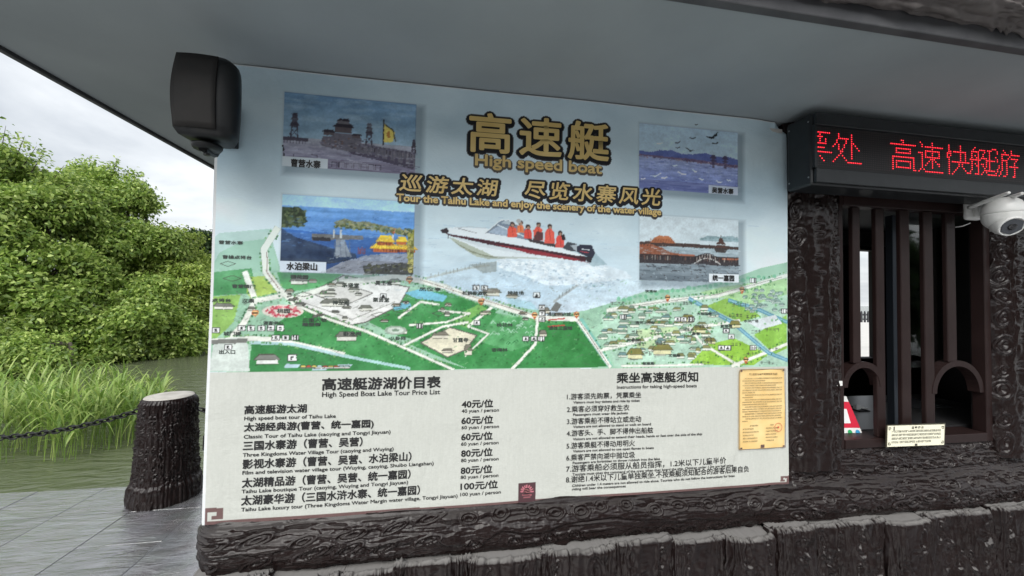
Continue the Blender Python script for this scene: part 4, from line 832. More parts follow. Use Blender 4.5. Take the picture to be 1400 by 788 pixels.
for (body, xl, yb, xr, h) in (
        ('High Speed Boat Lake Tour Price List', 441, 542.4, 601.4, 6.6), ('High speed boat tour of Taihu Lake', 334.5, 574.6, 459.4, 5), ('Classic Tour of Taihu Lake (caoying and Tongyi Jiayuan)', 333.7, 599.7, 534, 5), ('Three Kingdoms Water Village Tour (caoying and Wuying)', 332.3, 624.6, 538, 5),
        ('Film and television water village tour (Wuying, caoying, Shuibo Liangshan)', 331.7, 649, 592.5, 5), ('Taihu Lake boutique Tour (caoying, Wuying and Tongyi Jiayuan)', 330.6, 674.6, 557.7, 5), ('Taihu Lake luxury tour (Three Kingdoms Water Margin water village, Tongyi Jiayuan)', 330, 699.3, 625, 5),
        ('40 yuan / person', 631.2, 564.3, 682, 4.5), ('60 yuan / person', 631, 586.9, 682, 4.5), ('60 yuan / person', 630.4, 609.3, 681.4, 4.5), ('80 yuan / person', 630.2, 631.6, 681.4, 4.5), ('80 yuan / person', 629.8, 654.5, 681, 4.5), ('100 yuan / person', 629.3, 677.8, 684.3, 4.5),
        ('Instructions for taking high-speed boats', 843, 531.6, 951, 4.4), ('Visitors must buy tickets and ride by ticket', 783.5, 551.8, 874, 3.3), ('Passengers must wear life jackets', 783.4, 568.7, 857.8, 3.4), ('Visitors are not allowed to stand or walk on board', 783.4, 585.3, 889, 3.3), ('Visitors are not allowed to extend their heads, hands or feet over the side of the ship', 783.2, 602.2, 958.4, 3.3),
        ('Visitors are not allowed to use open flames in boats', 783.2, 618.8, 892.8, 3.3), ('Passengers are forbidden to throw rubbish into the lake', 783, 634.8, 901, 3.3), ('Tourists must obey the command of the crew when they board the ship. Children under 1.2m are half price', 782.6, 650.6, 1001.4, 3.3), ('Children under 1.4 meters are not allowed to ride alone. Tourists who do not follow the instructions for boat', 782.3, 666, 1003.3, 3.3), ('riding will bear the consequences', 782.2, 670.8, 855, 3.3)):
    ink.bold(*place(body, xl, yb, xr, h, cjk=False), .0003)
for (body, xl, yb, xr, h) in (('曹营水寨', 398.5, 228.5, 438.5, 10.5), ('水泊梁山', 393, 369.2, 434, 10.2), ('吴营水寨', 973, 264, 1002.5, 7.6), ('统一嘉园', 973.6, 384, 1003, 8)): ink.bold(*place(body, xl, yb, xr, h), .0008, lift=.0016)
for (body, xl, yb, w, h) in (('曹营水寨', 300, 334, 33, 5), ('曹操点将台', 305, 354, 40, 5), ('曹营辕门', 318, 394, 32, 5), ('点将台', 290, 413, 26, 5), ('汉鼎', 332, 414, 16, 5.5), ('桃园', 380, 428, 17, 6), ('游客中心', 361, 444, 27, 5), ('城门楼', 306, 459, 24, 5.5), ('出入口', 300, 484, 22, 5.5), ('三国人物', 414, 440, 33, 5), ('雕塑群', 414, 446, 25, 5),
        ('神龙殿', 455, 417, 23, 6), ('乐贤堂', 468, 393, 23, 6), ('吴王宫', 513, 390, 23, 6), ('聚贤堂', 510, 413, 22, 6), ('卧龙岗', 470, 459, 24, 5.5), ('凤仪亭', 573, 398, 30, 5), ('松鹤香酒家', 632, 403, 34, 5), ('特技场', 694, 403, 22, 5), ('甘露寺', 619, 468, 21, 6), ('八卦阵', 533, 465, 22, 5), ('桃花林', 679, 447, 22, 5), ('杏梅林', 672, 481, 22, 5), ('通往水浒城', 748, 432, 32, 5), ('通往三国城', 750, 451, 32, 5),
        ('快活林', 881, 400, 16, 3.6), ('天都府', 856, 467, 18, 4), ('皇宫', 945, 458, 11, 4), ('清明上河街', 868, 443, 26, 4), ('大相国寺', 952, 431, 20, 4), ('文德殿', 913, 488, 16, 4), ('紫宸殿', 878, 499, 16, 4), ('宣德楼', 984, 448, 16, 4), ('水浒广场', 1016, 441, 20, 4), ('樱花园', 398, 367+14, 24, 5)):
    mapink.bold(*place(body, xl, yb, xl+w, h), .0003)
GOLD = mat('printed_gold', rgb(196, 168, 102)[:3], .5, noise=(9, rgb(214, 188, 124)[:3], .35, .7)); INK = mat('printed_black', (.012, .012, .013), .5); MINK = mat('printed_map_ink', rgb(58, 66, 62)[:3], .5)
# -- the banner itself: one sheet, coloured vertex by vertex from the drawing above
gx = np.linspace(0, BW, NX); gz = np.linspace(ZB, ZT-.004, NZ); GX, GZ = np.meshgrid(gx, gz)
# corner top right is turned in a little
crn = np.clip((GX-1.955)/.045, 0, 1)*np.clip((GZ-(ZT-.05))/.05, 0, 1)
PV = np.stack([GX-.02*crn**1.5, wave(GX, GZ)+.02*crn, GZ-.018*crn], -1)
me = fast_mesh('tour_banner', PV.reshape(-1, 3), grid_faces(NZ, NX), 4)
me.flip_normals() if hasattr(me, 'flip_normals') else None
ART *= np.array((.955, .96, .965))
ca = me.color_attributes.new('print', 'FLOAT_COLOR', 'POINT'); lin = np.ones((NX*NZ, 4), np.float32); lin[:, :3] = s2l(np.clip(ART, 0, 1)).reshape(-1, 3); ca.data.foreach_set('color', lin.ravel())
BAN = bpy.data.materials.new('printed_vinyl'); BAN.use_nodes = True; t_n = BAN.node_tree; b_ = bsdf(BAN); at_ = t_n.nodes.new('ShaderNodeVertexColor'); at_.layer_name = 'print'
g_ = t_n.nodes.new('ShaderNodeNewGeometry'); wv = t_n.nodes.new('ShaderNodeTexNoise'); mp_ = t_n.nodes.new('ShaderNodeMapping'); mp_.inputs['Scale'].default_value = (60, 1, 420); wv.inputs['Scale'].default_value = 1; wv.inputs['Detail'].default_value = 3
t_n.links.new(g_.outputs['Position'], mp_.inputs[0]); t_n.links.new(mp_.outputs[0], wv.inputs['Vector'])
mr_ = t_n.nodes.new('ShaderNodeMapRange'); mr_.inputs[3].default_value = .93; mr_.inputs[4].default_value = 1.05; t_n.links.new(wv.outputs['Fac'], mr_.inputs[0])
mm = t_n.nodes.new('ShaderNodeVectorMath'); mm.operation = 'MULTIPLY'; t_n.links.new(at_.outputs[0], mm.inputs[0]); t_n.links.new(mr_.outputs[0], mm.inputs[1]); t_n.links.new(mm.outputs[0], b_.inputs['Base Color']); b_.inputs['Roughness'].default_value = .55; b_.inputs['Specular IOR Level'].default_value = .3
bp_ = t_n.nodes.new('ShaderNodeBump'); bp_.inputs['Strength'].default_value = .25; bp_.inputs['Distance'].default_value = .001; t_n.links.new(wv.outputs['Fac'], bp_.inputs['Height'])
wr = t_n.nodes.new('ShaderNodeTexNoise'); wr.inputs['Scale'].default_value = 5; wr.inputs['Detail'].default_value = 6; wr.inputs['Distortion'].default_value = 1.2; t_n.links.new(g_.outputs['Position'], wr.inputs['Vector'])
bp2 = t_n.nodes.new('ShaderNodeBump'); bp2.inputs['Strength'].default_value = .55; bp2.inputs['Distance'].default_value = .012; t_n.links.new(wr.outputs['Fac'], bp2.inputs['Height']); t_n.links.new(bp_.outputs[0], bp2.inputs['Normal']); t_n.links.new(bp2.outputs[0], b_.inputs['Normal'])
banner = thing('tour_banner', 'large printed speed boat tour banner with park map, photographs and price list on kiosk wall', 'banner', (1.0, 0, ZB))
finish('printed_sheet', me, BAN, banner, True)
gold.build('title_lettering', GOLD, banner, 'gold Chinese and English title lettering'); ink.build('price_and_rule_lettering', INK, banner, 'black lettering of prices, rules and captions'); mapink.build('map_lettering', MINK, banner, 'tiny dark place names on the map')
boxo('backing_board', (.002, 1.985, .006, .011, ZB+.02, ZT-.03), mat('banner_backing', (.5, .5, .48), .7), banner)
for (pa, pb) in ((596, 616), (650, 666)):
    a, b = Y(278, pa, .012), Y(278, pb, .012); boxo('tie_strap', (-.012, .02, .011, .018, b.z, a.z), BLK, banner, .001)

# ------------------------------------------------------------------ yellow notice on the banner
nx0, nx1, nz0, nz1 = 1.783, 1.981, .9545, 1.2515
notice = thing('paper_notice', 'yellowed paper notice with red stamp stuck over lower right of banner', 'notice', ((nx0+nx1)/2, -.01, nz0))
ny = 26; nzn = 36; gx, gz = np.meshgrid(np.linspace(nx0, nx1, ny), np.linspace(nz0, nz1, nzn), indexing='ij')
yy = wave(gx, gz)-.004-.0016*np.sin((gx-nx0)*40)*np.cos(gz*23)-.004*np.clip((gz-(nz1-.03))/.03, 0, 1)**2*np.clip(((nx0+.04)-gx)/.04, 0, 1)
PAPER = mat('yellowed_paper', rgb(226, 190, 122)[:3], .6, noise=(12, rgb(236, 208, 150)[:3], .3, .7)); BROWN = mat('printed_brown', rgb(96, 72, 48)[:3], .6)
finish('sheet', fast_mesh('sheet', np.stack([gx, yy, gz], -1).reshape(-1, 3), grid_faces(ny, nzn), 4), PAPER, notice, True)
class Strokes:                      # thin flat bars laid on a plane
    def __init__(s, f): s.v = []; s.q = []; s.f = f
    def bar(s, x0, x1, z0, z1):
        n = len(s.v); s.v += [s.f(x0, z0), s.f(x1, z0), s.f(x1, z1), s.f(x0, z1)]; s.q += [n, n+1, n+2, n+3]
    def chars(s, x0, x1, zb, h, w):
        x = x0
        while x+w <= x1:
            for j in range(3):
                if random.random() < .8: z = zb+h*(j+.25)/3; s.bar(x+w*.08, x+w*.86, z, z+h*.13)
            for q in (random.uniform(.15, .4), random.uniform(.5, .75)):
                if random.random() < .8: s.bar(x+w*q, x+w*q+w*.13, zb, zb+h*.95)
            x += w
    def build(s, name, m, parent): return finish(name, fast_mesh(name, s.v, s.q, 4), m, parent)
tx = Strokes(lambda x, z: (x, float(wave(np.float64(x), np.float64(z)))-.0075, z)); nw = nx1-nx0
tx.chars(nx0+.04, nx1-.035, nz1-.022, .0075, .0076); z = nz1-.036
for (n, last) in ((2, .55), (2, .8), (3, .35), (2, .3), (3, .6), (3, .9), (2, .9), (2, .18)):
    for j in range(n): tx.chars(nx0+(.022 if j == 0 else .012), nx0+nw*(last if j == n-1 else .93), z, .0042, .0046); z -= .0088
zc = nz0+.085
for j in range(6): tx.chars(nx0+.014+(.03 if j == 0 else 0), nx0+random.uniform(.06, .1), zc-j*.0115, .0045, .0052); tx.chars(nx0+.112+(.02 if j == 0 else 0), nx0+random.uniform(.15, .185), zc-j*.0115, .0045, .0052)
tx.build('fine_print', BROWN, notice)
bd = Strokes(tx.f)
for (a, b, c, d) in ((0, 1, 0, .006), (0, 1, .993, 1), (0, .009, 0, 1), (.99, 1, 0, 1), (.46, .54, .012, .05)): bd.bar(nx0+nw*a, nx0+nw*b, nz0+(nz1-nz0)*c, nz0+(nz1-nz0)*d)
for (a, c) in ((.02, .01), (.94, .01), (.02, .972), (.94, .972)): bd.bar(nx0+nw*a, nx0+nw*(a+.04), nz0+(nz1-nz0)*c, nz0+(nz1-nz0)*(c+.018))
bd.build('printed_border', mat('border_brown', rgb(100, 76, 70)[:3], .6), notice)
bm = bmesh.new(); sx, sz = nx0+nw*.84, nz0+.077
yv = tx.f(sx, sz)[1]-.0006
for (ra, rb, n) in ((.0165, .0148, 32),):
    o_ = [bm.verts.new((sx+ra*math.cos(2*PI*k/n), yv, sz+ra*math.sin(2*PI*k/n))) for k in range(n)]; i_ = [bm.verts.new((sx+rb*math.cos(2*PI*k/n), yv, sz+rb*math.sin(2*PI*k/n))) for k in range(n)]
    for k in range(n): bm.faces.new((o_[k], o_[(k+1) % n], i_[(k+1) % n], i_[k]))
sp = [bm.verts.new((sx+(.006 if k % 2 == 0 else .0025)*math.sin(PI*k/5), yv, sz+(.006 if k % 2 == 0 else .0025)*math.cos(PI*k/5))) for k in range(10)]; bm.faces.new(sp)
obj('red_stamp', bm, mat('stamp_red', rgb(206, 92, 70)[:3], .6), notice)

# ------------------------------------------------------------------ loudspeaker
spk = thing('loudspeaker', 'black wall loudspeaker on swivel bracket at top left corner of banner', 'loudspeaker', (.06, -.1, 1.92))
SX0, SX1 = .019, .150; SZ0, SZ1 = 1.903, 2.112
def speaker_body():
    bm = bmesh.new(); nzz = 14; rings = []
    for i in range(nzz+1):
        t = i/nzz; z = SZ0+(SZ1-SZ0)*t; b = math.sin(PI*t)*.006; ee = 1-.25*max(0, (t-.9)/.1)**2-.12*max(0, (.06-t)/.06)**2
        # plan outline: grille at the front, long curved flank at the right, rounded back
        pts = [(SX0-b, -.216-b), (SX0+.05, -.222-b*1.6), (SX0+.104, -.217-b), (SX0+.119+b*.6, -.211-b*.5), (SX0+.127+b, -.198), (SX0+.126+b, -.180), (SX0+.118+b*.6, -.152), (SX0+.104, -.130), (SX0+.088, -.118), (SX0+.02, -.118), (SX0-b+.004, -.15)]
        cxm, cym = SX0+.06, -.17
        rings.append([bm.verts.new((cxm+(p[0]-cxm)*ee, cym+(p[1]-cym)*ee, z)) for p in pts])
    n = len(rings[0])
    for A, Bq in zip(rings, rings[1:]):
        for k in range(n): bm.faces.new((A[k], A[(k+1) % n], Bq[(k+1) % n], Bq[k]))
    bm.faces.new(rings[0][::-1]); bm.faces.new(rings[-1]); return obj('cabinet', bm, BLK, spk, True)
cab = speaker_body()
GRL = mat('speaker_grille', (.010, .009, .0085), .6, spec=.3, bump=(900, .5, .001), noise=(18, (.017, .0145, .013), .4, .75))
bm = bmesh.new(); R0 = []
for i in range(13):
    t = i/12; z = SZ0+.014+(SZ1-SZ0-.022)*t; b = math.sin(PI*(.06+t*.9))*.006
    R0.append([bm.verts.new((SX0+.004-b+(.094+b)*u, -.2212-b*1.6-.004*math.sin(PI*u), z)) for u in (0, .12, .3, .5, .7, .88, 1)])
for A, Bq in zip(R0, R0[1:]):
    for k in range(6): bm.faces.new((A[k], A[k+1], Bq[k+1], Bq[k]))
ex = bmesh.ops.extrude_face_region(bm, geom=bm.faces[:]); bmesh.ops.translate(bm, verts=[v for v in ex['geom'] if isinstance(v, bmesh.types.BMVert)], vec=(0, .003, 0)); obj('grille', bm, GRL, spk, True)
bm = bmesh.new(); box(bm, .024, .066, -.022, -.005, 1.944, 2.06, .003); tube(bm, [(.064, -.175, 1.884), (.060, -.12, 1.889), (.050, -.05, 1.958), (.046, -.015, 1.968)], [.012, .012, .011, .011], 8); obj('wall_bracket', bm, BLK, spk)
bm = bmesh.new(); lathe(bm, [(0, 0), (.030, 0), (.034, .006), (.034, .012), (.020, .017), (0, .017)], (.068, -.165, 1.8825), (0, 0, 1), 28); obj('swivel_disc', bm, BLK, spk, True)
bm = bmesh.new(); lathe(bm, [(0, 0), (.008, 0), (.008, .006), (0, .006)], (.068, -.165, 1.867), (0, 0, 1), 6); obj('bolt', bm, DARKMETAL, spk)

# ------------------------------------------------------------------ LED sign
LX0, LX1, LY, LZ0, LZ1 = 1.975, 4.1, -.135, Y(1115, 252, -.135).z, Y(1115, 157, -.135).z+.012
led = thing('led_sign', 'long black LED ticker board with red dot characters above ticket window', 'LED sign', (2.6, -.07, LZ0))
bm = bmesh.new(); box(bm, LX0, LX1, LY+.008, -.02, LZ0, LZ1, .012, 3); HOUS = mat('led_housing', (.008, .010, .012), .42, noise=(30, (.013, .0155, .018), .4, .7)); obj('housing', bm, HOUS, led, False)
sx0 = Y(1113.5, 200, LY).x; sz1 = Y(1113.8, 171.7, LY).z; sz0 = Y(1113.8, 228.8, LY).z; sx1 = LX1-.03
bm = bmesh.new()
for (a, b, c, d) in ((LX0+.006, LX1-.006, sz1+.002, LZ1-.006), (LX0+.006, LX1-.006, LZ0+.006, sz0-.002), (LX0+.006, sx0-.002, sz0-.0015, sz1+.0015), (sx1+.002, LX1-.006, sz0-.0015, sz1+.0015)): box(bm, a, b, LY-.006, LY+.007, c, d, .003)
obj('bezel', bm, HOUS, led)
LED_OFF = bpy.data.materials.new('led_matrix'); LED_OFF.use_nodes = True; t_n = LED_OFF.node_tree; b_ = bsdf(LED_OFF)
boxo('screen', (sx0-.001, sx1+.001, LY+.001, LY+.0075, sz0-.001, sz1+.001), LED_OFF, led); b_.inputs['Base Color'].default_value = (.008, .007, .008, 1); b_.inputs['Roughness'].default_value = .5
GL16 = {
 'P': "########|..#.....|####.....|..#..#..|..#..#..|######..|........|#####...|........|#########|........|..#.....|...#....|....#...|........|........",
 '处': "...#......#.....|...#......#.....|...######.#.....|..#....#..#.....|..#....#..##....|.#.#..#...#.#...|#..#..#...#..#..|...#.#....#...#.|....##....#.....|....#.....#.....|...#.#....#.....|..#...#...#.....|.#.....#........|#.......########|................|................",
 '高': "......##........|.......#........|###############.|................|...#########....|...#.......#....|...#########....|................|.#############..|.#...........#..|.#.#########.#..|.#.#.......#.#..|.#.#.......#.#..|.#.#########.#..|.#...........##.|................",
 '速': ".#......#.......|..#.....#.......|..#.###########.|........#.......|....#########...|###.#...#...#...|..#.#...#...#...|..#.#########...|..#....###......|..#...#.#.#.....|..#..#..#..##...|..#.#...#...#...|..#.....#.......|.#.#............|#...###########.|................",
 '快': "..#......#......|..#......#......|..#......#......|..##.########...|.###.....#..#...|.#.#.....#..#...|.##......#..#...|..#......#..#...|..#.###########.|..#.....#.#.....|..#.....#.#.....|..#....#...#....|..#...#.....#...|..#..#.......##.|..#.#...........|................",
 '艇': "...#..........##|..#...####.###..|.#####...#..#...|.#...#..#...#...|.#.#.#..#...#...|.#..##.####.#...|#######...######|.#...#....#.#...|.#.#.#.##.#.#...|.#..##..#.#.#...|.#...#...#..#...|.#...#...#######|#....#..#.#.....|#..###.#...#####|................|................",
 '游': "#....#....#.....|.#....#...#.....|.#..#####.######|....#....#......|#...#...#.#####.|.#..####.....#..|.#..#..#....#...|....#..#....#...|..#.#..#.######.|..#.#..#....#...|.#..#..#....#...|.#.#...#....#...|#..#...#....#...|#.#..##....##...|................|................"}
pit = (Y(1118, 180.6, LY).z-Y(1118, 225, LY).z)/15; pix = (Y(1251.5, 205, LY).x-Y(1213.5, 200, LY).x)/16; rows0 = Y(1118, 180.6, LY).z
lit = set()
for ch, c0 in (('P', 0), ('处', 9), ('高', 41), ('速', 57), ('快', 73), ('艇', 88), ('游', 104)):
    for r, row in enumerate(GL16[ch].split('|')):
        for c, q in enumerate(row):
            if q == '#': lit.add((r, c0+c))
RED = mat('led_red_lit', (.3, .01, .02), .4, emit=((1, .022, .04), 1.9)); DIM = mat('led_unlit', (.035, .02, .022), .35)
def dots(cells, rad, n):
    v = []; f = []
    for (r, c) in cells:
        x = sx0+(c+.9)*pix; z = rows0-r*pit; k = len(v)
        for i in range(n): a = 2*PI*i/n; v.append((x+rad*math.cos(a), LY-.0008, z+rad*math.sin(a)))
        f += list(range(k, k+n))
    return v, f
ncol = int((sx1-sx0)/pix)-1
for nm, cells, m, rad in (('lit_diodes', sorted(lit), RED, pit*.29), ('unlit_diodes', [(r, c) for r in range(-2, 16) for c in range(ncol) if (r, c) not in lit], DIM, pit*.30)):
    v, f = dots(cells, rad, 6); o = finish(nm, fast_mesh(nm, v, f, 6), m, led); o['kind'] = 'stuff'
for (yy_, zz_) in ((-.115, LZ1-.03), (-.115, LZ0+.03), (-.035, LZ1-.03), (-.035, LZ0+.03)):
    bm = bmesh.new(); lathe(bm, [(0, 0), (.003, 0), (.003, .0015), (0, .002)], (LX0, yy_, zz_), (-1, 0, 0), 10); obj('screw', bm, STEEL, led)

# ------------------------------------------------------------------ security camera
scp = Y(1371, 292, -.125); DR = .058
cam_t = thing('security_camera', 'white dome security camera with two antennas on right window jamb under LED sign', 'security camera', (scp.x, -.01, scp.z))
bk = Y(1330, 286, -.02)
bm = bmesh.new(); box(bm, bk.x-.038, bk.x+.034, -.034, -.006, bk.z-.048, bk.z+.043, .013, 4); obj('mounting_plate', bm, WHITEP, cam_t, True)
boxo('plate_cover', (bk.x-.020, bk.x+.030, -.048, -.033, bk.z-.040, bk.z+.006), WHITEP, cam_t, .006, 3, True)
bm = bmesh.new(); tube(bm, [(bk.x+.005, -.03, bk.z+.022), (bk.x+.02, -.075, bk.z+.026), (scp.x-.02, -.115, scp.z+.024)], [.015, .015, .018], 12); obj('arm', bm, WHITEP, cam_t, True)
bm = bmesh.new(); lathe(bm, [(0, .064), (.016, .0635), (.034, .058), (.048, .046), (.056, .028), (DR+.0005, .008), (DR, .0), (.052, -.003), (0, -.003)], (scp.x, scp.y, scp.z-.002), (0, 0, 1), 40); obj('dome', bm, WHITEP, cam_t, True)
# lower yoke: two cheeks that hold the eyeball
bm = bmesh.new(); nn = 40; rings = []
for i in range(9):
    t = i/8; ring = []
    for k in range(nn):
        a = 2*PI*k/nn; dirv = math.cos(a-R_(246)); cut = .022+.040*(1-max(0, dirv)**.5) if dirv > 0 else .062
        z = -.004-cut*t; rad = DR*math.sqrt(max(.02, 1-(min(-z, .056)/.066)**2.6)); ring.append(bm.verts.new((scp.x+rad*math.cos(a), scp.y+rad*math.sin(a), scp.z+z)))
    rings.append(ring)
for A, Bq in zip(rings, rings[1:]):
    for k in range(nn): bm.faces.new((A[k], A[(k+1) % nn], Bq[(k+1) % nn], Bq[k]))
bm.faces.new(rings[0]); obj('yoke', bm, WHITEP, cam_t, True)
look = Vector((-.36, -.74, -.56)).normalized(); ec = Vector((scp.x, scp.y, scp.z-.034))+look*.010
bm = bmesh.new(); lathe(bm, [(0, -.044), (.02, -.040), (.036, -.026), (.044, -.006), (.0445, .012), (.040, .030), (.0375, .036), (.034, .036), (.034, .033), (0, .033)], ec, look, 36); eye = obj('eyeball', bm, WHITEP, cam_t, True)
bm = bmesh.new(); lathe(bm, [(0, 0), (.0338, 0), (.0338, .0032), (0, .0032)], ec+look*.0331, look, 6); obj('lens_plate', bm, mat('smoked_plate', (.05, .055, .065), .25), eye)
bm = bmesh.new(); lathe(bm, [(.006, .002), (.0135, .002), (.0135, .0), (0, 0), (0, .001), (.006, .002)], ec+look*.0364, look, 20); obj('lens', bm, GLASSB, eye, True)
for (a, b) in ((Y(1325, 284, -.06), Y(1380, 263.5, -.215)), (Y(1376, 272, -.13), Y(1398, 264.5, -.20))):
    bm = bmesh.new(); tube(bm, [a, a.lerp(b, .1), b.lerp(a, .02), b], [.0075, .0082, .0058, .0045], 10); obj('antenna', bm, WHITEP, cam_t, True)
bm = bmesh.new(); p0 = Y(1327, 305, -.02); p1 = Y(1306, 311, .018); tube(bm, [p0, p0.lerp(p1, .5)+Vector((0, 0, -.004)), p1], .0018, 6); obj('cable', bm, WHITEP, cam_t, True)
ob = glyphs('4G', .01); v, t = ob; q = Y(1395, 287, scp.y)
fm = fast_mesh('printed_mark', [(q.x+(a-v[:, 0].min())*.012, scp.y-DR*.985*math.sqrt(max(0, 1-((q.x+a*.012-scp.x)/DR)**2))-.0012, q.z+b*.012) for a, b in v], t, 3); finish('printed_mark', fm, mat('mark_grey', (.2, .2, .2), .5), cam_t)

# ------------------------------------------------------------------ little plaque, pay sign and things behind the bars
py_ = -.012
pl = [Y(1212.5, 581.5, py_), Y(1293, 578.5, py_), Y(1291, 609, py_), Y(1211.5, 612, py_)]
plaque = thing('window_plaque', 'small cream plaque with black corner marks leaning at the window sill', 'plaque', tuple((pl[2]+pl[3])/2))
bm = bmesh.new(); prism(bm, pl, (0, 1, 0), .004); obj('frame_edge', bm, mat('plaque_bronze', (.09, .085, .06), .4, metal=.5), plaque)
def PQ(u, v, d=.0): return tuple(pl[3]+(pl[2]-pl[3])*u+(pl[0]-pl[3])*v+Vector((0, -d, 0)))
bm = bmesh.new(); prism(bm, [PQ(.012, .03, .0005), PQ(.988, .03, .0005), PQ(.988, .97, .0005), PQ(.012, .97, .0005)], (0, -1, 0), .001); obj('face', bm, mat('cream_enamel', rgb(236, 232, 208)[:3], .45), plaque)
ps = Strokes(lambda x, z: PQ(x, z, .002))
for (r, u1) in ((.66, .94), (.50, .93), (.34, .93), (.18, .76)): ps.chars(.075, u1, r, .105, .0235)
for sx_ in (0, 1):
    for sz_ in (0, 1):
        X_ = lambda u: u if not sx_ else 1-u
        Z_ = lambda u: u if not sz_ else 1-u
        for (a, b, c, d) in ((.025, .065, .10, .135), (.025, .035, .10, .22), (.025, .055, .19, .22), (.055, .065, .135, .175)):
            ps.bar(min(X_(a), X_(b)), max(X_(a), X_(b)), min(Z_(c), Z_(d)), max(Z_(c), Z_(d)))
ps.bar(.475, .52, .04, .13); ps.bar(.105, .125, .76, .93); ps.build('fine_print', mat('plaque_ink', (.05, .045, .035), .5), plaque)
v, t = glyphs('温馨提示', .02, 1.45); v = (v-v.min(0))/(v.max(0)-v.min(0)); finish('heading', fast_mesh('heading', [PQ(.41+.21*a, .80+.12*b, .002) for a, b in v], t, 3), mat('plaque_heading', (.05, .045, .035), .5), plaque)
# red and white pay sign (the code itself left blank)
qy = .084
qs = [Y(1137, 598, qy), Y(1181, 597.5, qy-.008), Y(1157, 542, qy+.03), Y(1140, 541, qy+.035)]
pay = thing('payment_sign', 'red and white payment stand leaning in left window arch', 'payment sign', tuple((qs[0]+qs[1])/2))
nq = (qs[1]-qs[0]).cross(qs[3]-qs[0]).normalized(); nq = nq if nq.y > 0 else -nq
bm = bmesh.new(); prism(bm, qs, nq, .005); obj('board', bm, mat('acrylic_white', (.78, .78, .76), .25), pay)
def QP(u, v, d): b0_ = qs[0].lerp(qs[1], u); t0_ = qs[3].lerp(qs[2], u); return b0_.lerp(t0_, v)-nq*d
def qpoly(name, uv, d, m): bm = bmesh.new(); bm.faces.new([bm.verts.new(QP(u, v, d)) for u, v in uv]); return obj(name, bm, m, pay)
qpoly('red_panel', R4(0, .22, 1, .86), .001, mat('pay_red', (.62, .03, .06), .3)); qpoly('blank_panel', R4(.08, .33, .70, .68), .002, mat('pay_white', (.78, .78, .78), .35))
for (u, c) in ((.30, (.6, .03, .05)), (.60, (.03, .35, .12)), (.86, (.05, .3, .55))):
    qpoly('round_mark', [(u+.075*math.cos(a), .115+.06*math.sin(a)) for a in np.linspace(0, 2*PI, 14)[:-1]], .0015, mat('mark', c, .4))
# slanted grey screen of a desk terminal
ts = [Y(1172, 581, .34), Y(1192, 586, .33), Y(1192, 560, .38), Y(1171, 553, .38)]
term = thing('desk_terminal', 'slanted grey desk terminal standing on counter behind left arch', 'terminal', tuple((ts[0]+ts[1])/2))
nq2 = (ts[1]-ts[0]).cross(ts[3]-ts[0]).normalized(); nq2 = nq2 if nq2.y > 0 else -nq2
bm = bmesh.new(); prism(bm, ts, nq2, .02); obj('casing', bm, mat('terminal_grey', (.30, .31, .32), .3), term)
c_ = (ts[0]+ts[1])/2; boxo('stand', (c_.x-.03, c_.x+.03, c_.y+.0, c_.y+.09, WZ0+.0405, c_.z+.004), BLK, term, .004)
mb0, mb1 = Y(1251, 600, .35), Y(1301, 568, .35)
mbx = thing('cash_box', 'low dark metal box with bright rim on counter behind the right bars', 'box', ((mb0.x+mb1.x)/2, .4, WZ0+.04))
boxo('body', (mb0.x, mb1.x, .35, .52, WZ0+.0405, mb1.z-.008), mat('box_dark_metal', (.06, .065, .07), .4, metal=.4), mbx, .003); boxo('lid', (mb0.x-.003, mb1.x+.003, .347, .523, mb1.z-.0075, mb1.z+.004), STEEL, mbx, .002)

# ------------------------------------------------------------------ bollard and chain
BC = Vector((-1.325, 2.0, 0)); BHt = .735
boll = thing('stump_bollard', 'dark brown tree stump bollard with pale sawn top at edge of deck', 'bollard', tuple(BC))
nu, nv = 230, 150; th = np.linspace(0, 2*PI, nu, endpoint=False); zs = np.linspace(0, BHt, nv)
rad = np.interp(zs, [0, .03, .11, .135, .17, .4, .7, BHt], [.206, .208, .198, .184, .179, .167, .156, .148]); TH, ZZ = np.meshgrid(th, zs, indexing='ij')
P = np.zeros((nu, nv, 3)); P[..., 0] = BC.x+rad[None]*np.cos(TH); P[..., 1] = BC.y+rad[None]*np.sin(TH); P[..., 2] = ZZ
kn = [(random.uniform(.16, .7), random.uniform(.0, 1.1), random.uniform(.018, .03), random.uniform(.012, .018), 0) for _ in range(110)]
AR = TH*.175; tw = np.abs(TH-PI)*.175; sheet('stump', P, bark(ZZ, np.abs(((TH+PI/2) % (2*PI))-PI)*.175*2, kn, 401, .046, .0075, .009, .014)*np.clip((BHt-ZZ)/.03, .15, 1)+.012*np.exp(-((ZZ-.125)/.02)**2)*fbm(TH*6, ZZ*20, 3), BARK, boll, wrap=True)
bm = bmesh.new(); lathe(bm, [(0, .006), (.10, .006), (.143, .004), (.149, -.004), (.146, -.014)], (BC.x, BC.y, BHt), (0, 0, 1), 48); obj('sawn_top', bm, mat('pale_cement_top', (.30, .28, .25), .8, noise=(14, (.45, .43, .39), .3, .7), bump=(50, .4, .004)), boll, True)
CZ0 = .63
for sx_ in (-1, 1):
    bm = bmesh.new(); pts = [(BC.x+sx_*(.160+.026*math.cos(a)), BC.y, CZ0+.03+.030*math.sin(a)) for a in np.linspace(0, 2*PI, 18)[:-1]]; tube(bm, pts, .006, 8, closed=True); obj('chain_ring', bm, DARKMETAL, boll, True)
def link_bm():
    L, w, r = .054, .017, .0058; bm = bmesh.new(); pts = [(L/2-w+w*math.cos(a), w*math.sin(a), 0) for a in np.linspace(-PI/2, PI/2, 7)]+[(-L/2+w+w*math.cos(a), w*math.sin(a), 0) for a in np.linspace(PI/2, 1.5*PI, 7)]
    tube(bm, pts, r, 8, closed=True); return bm
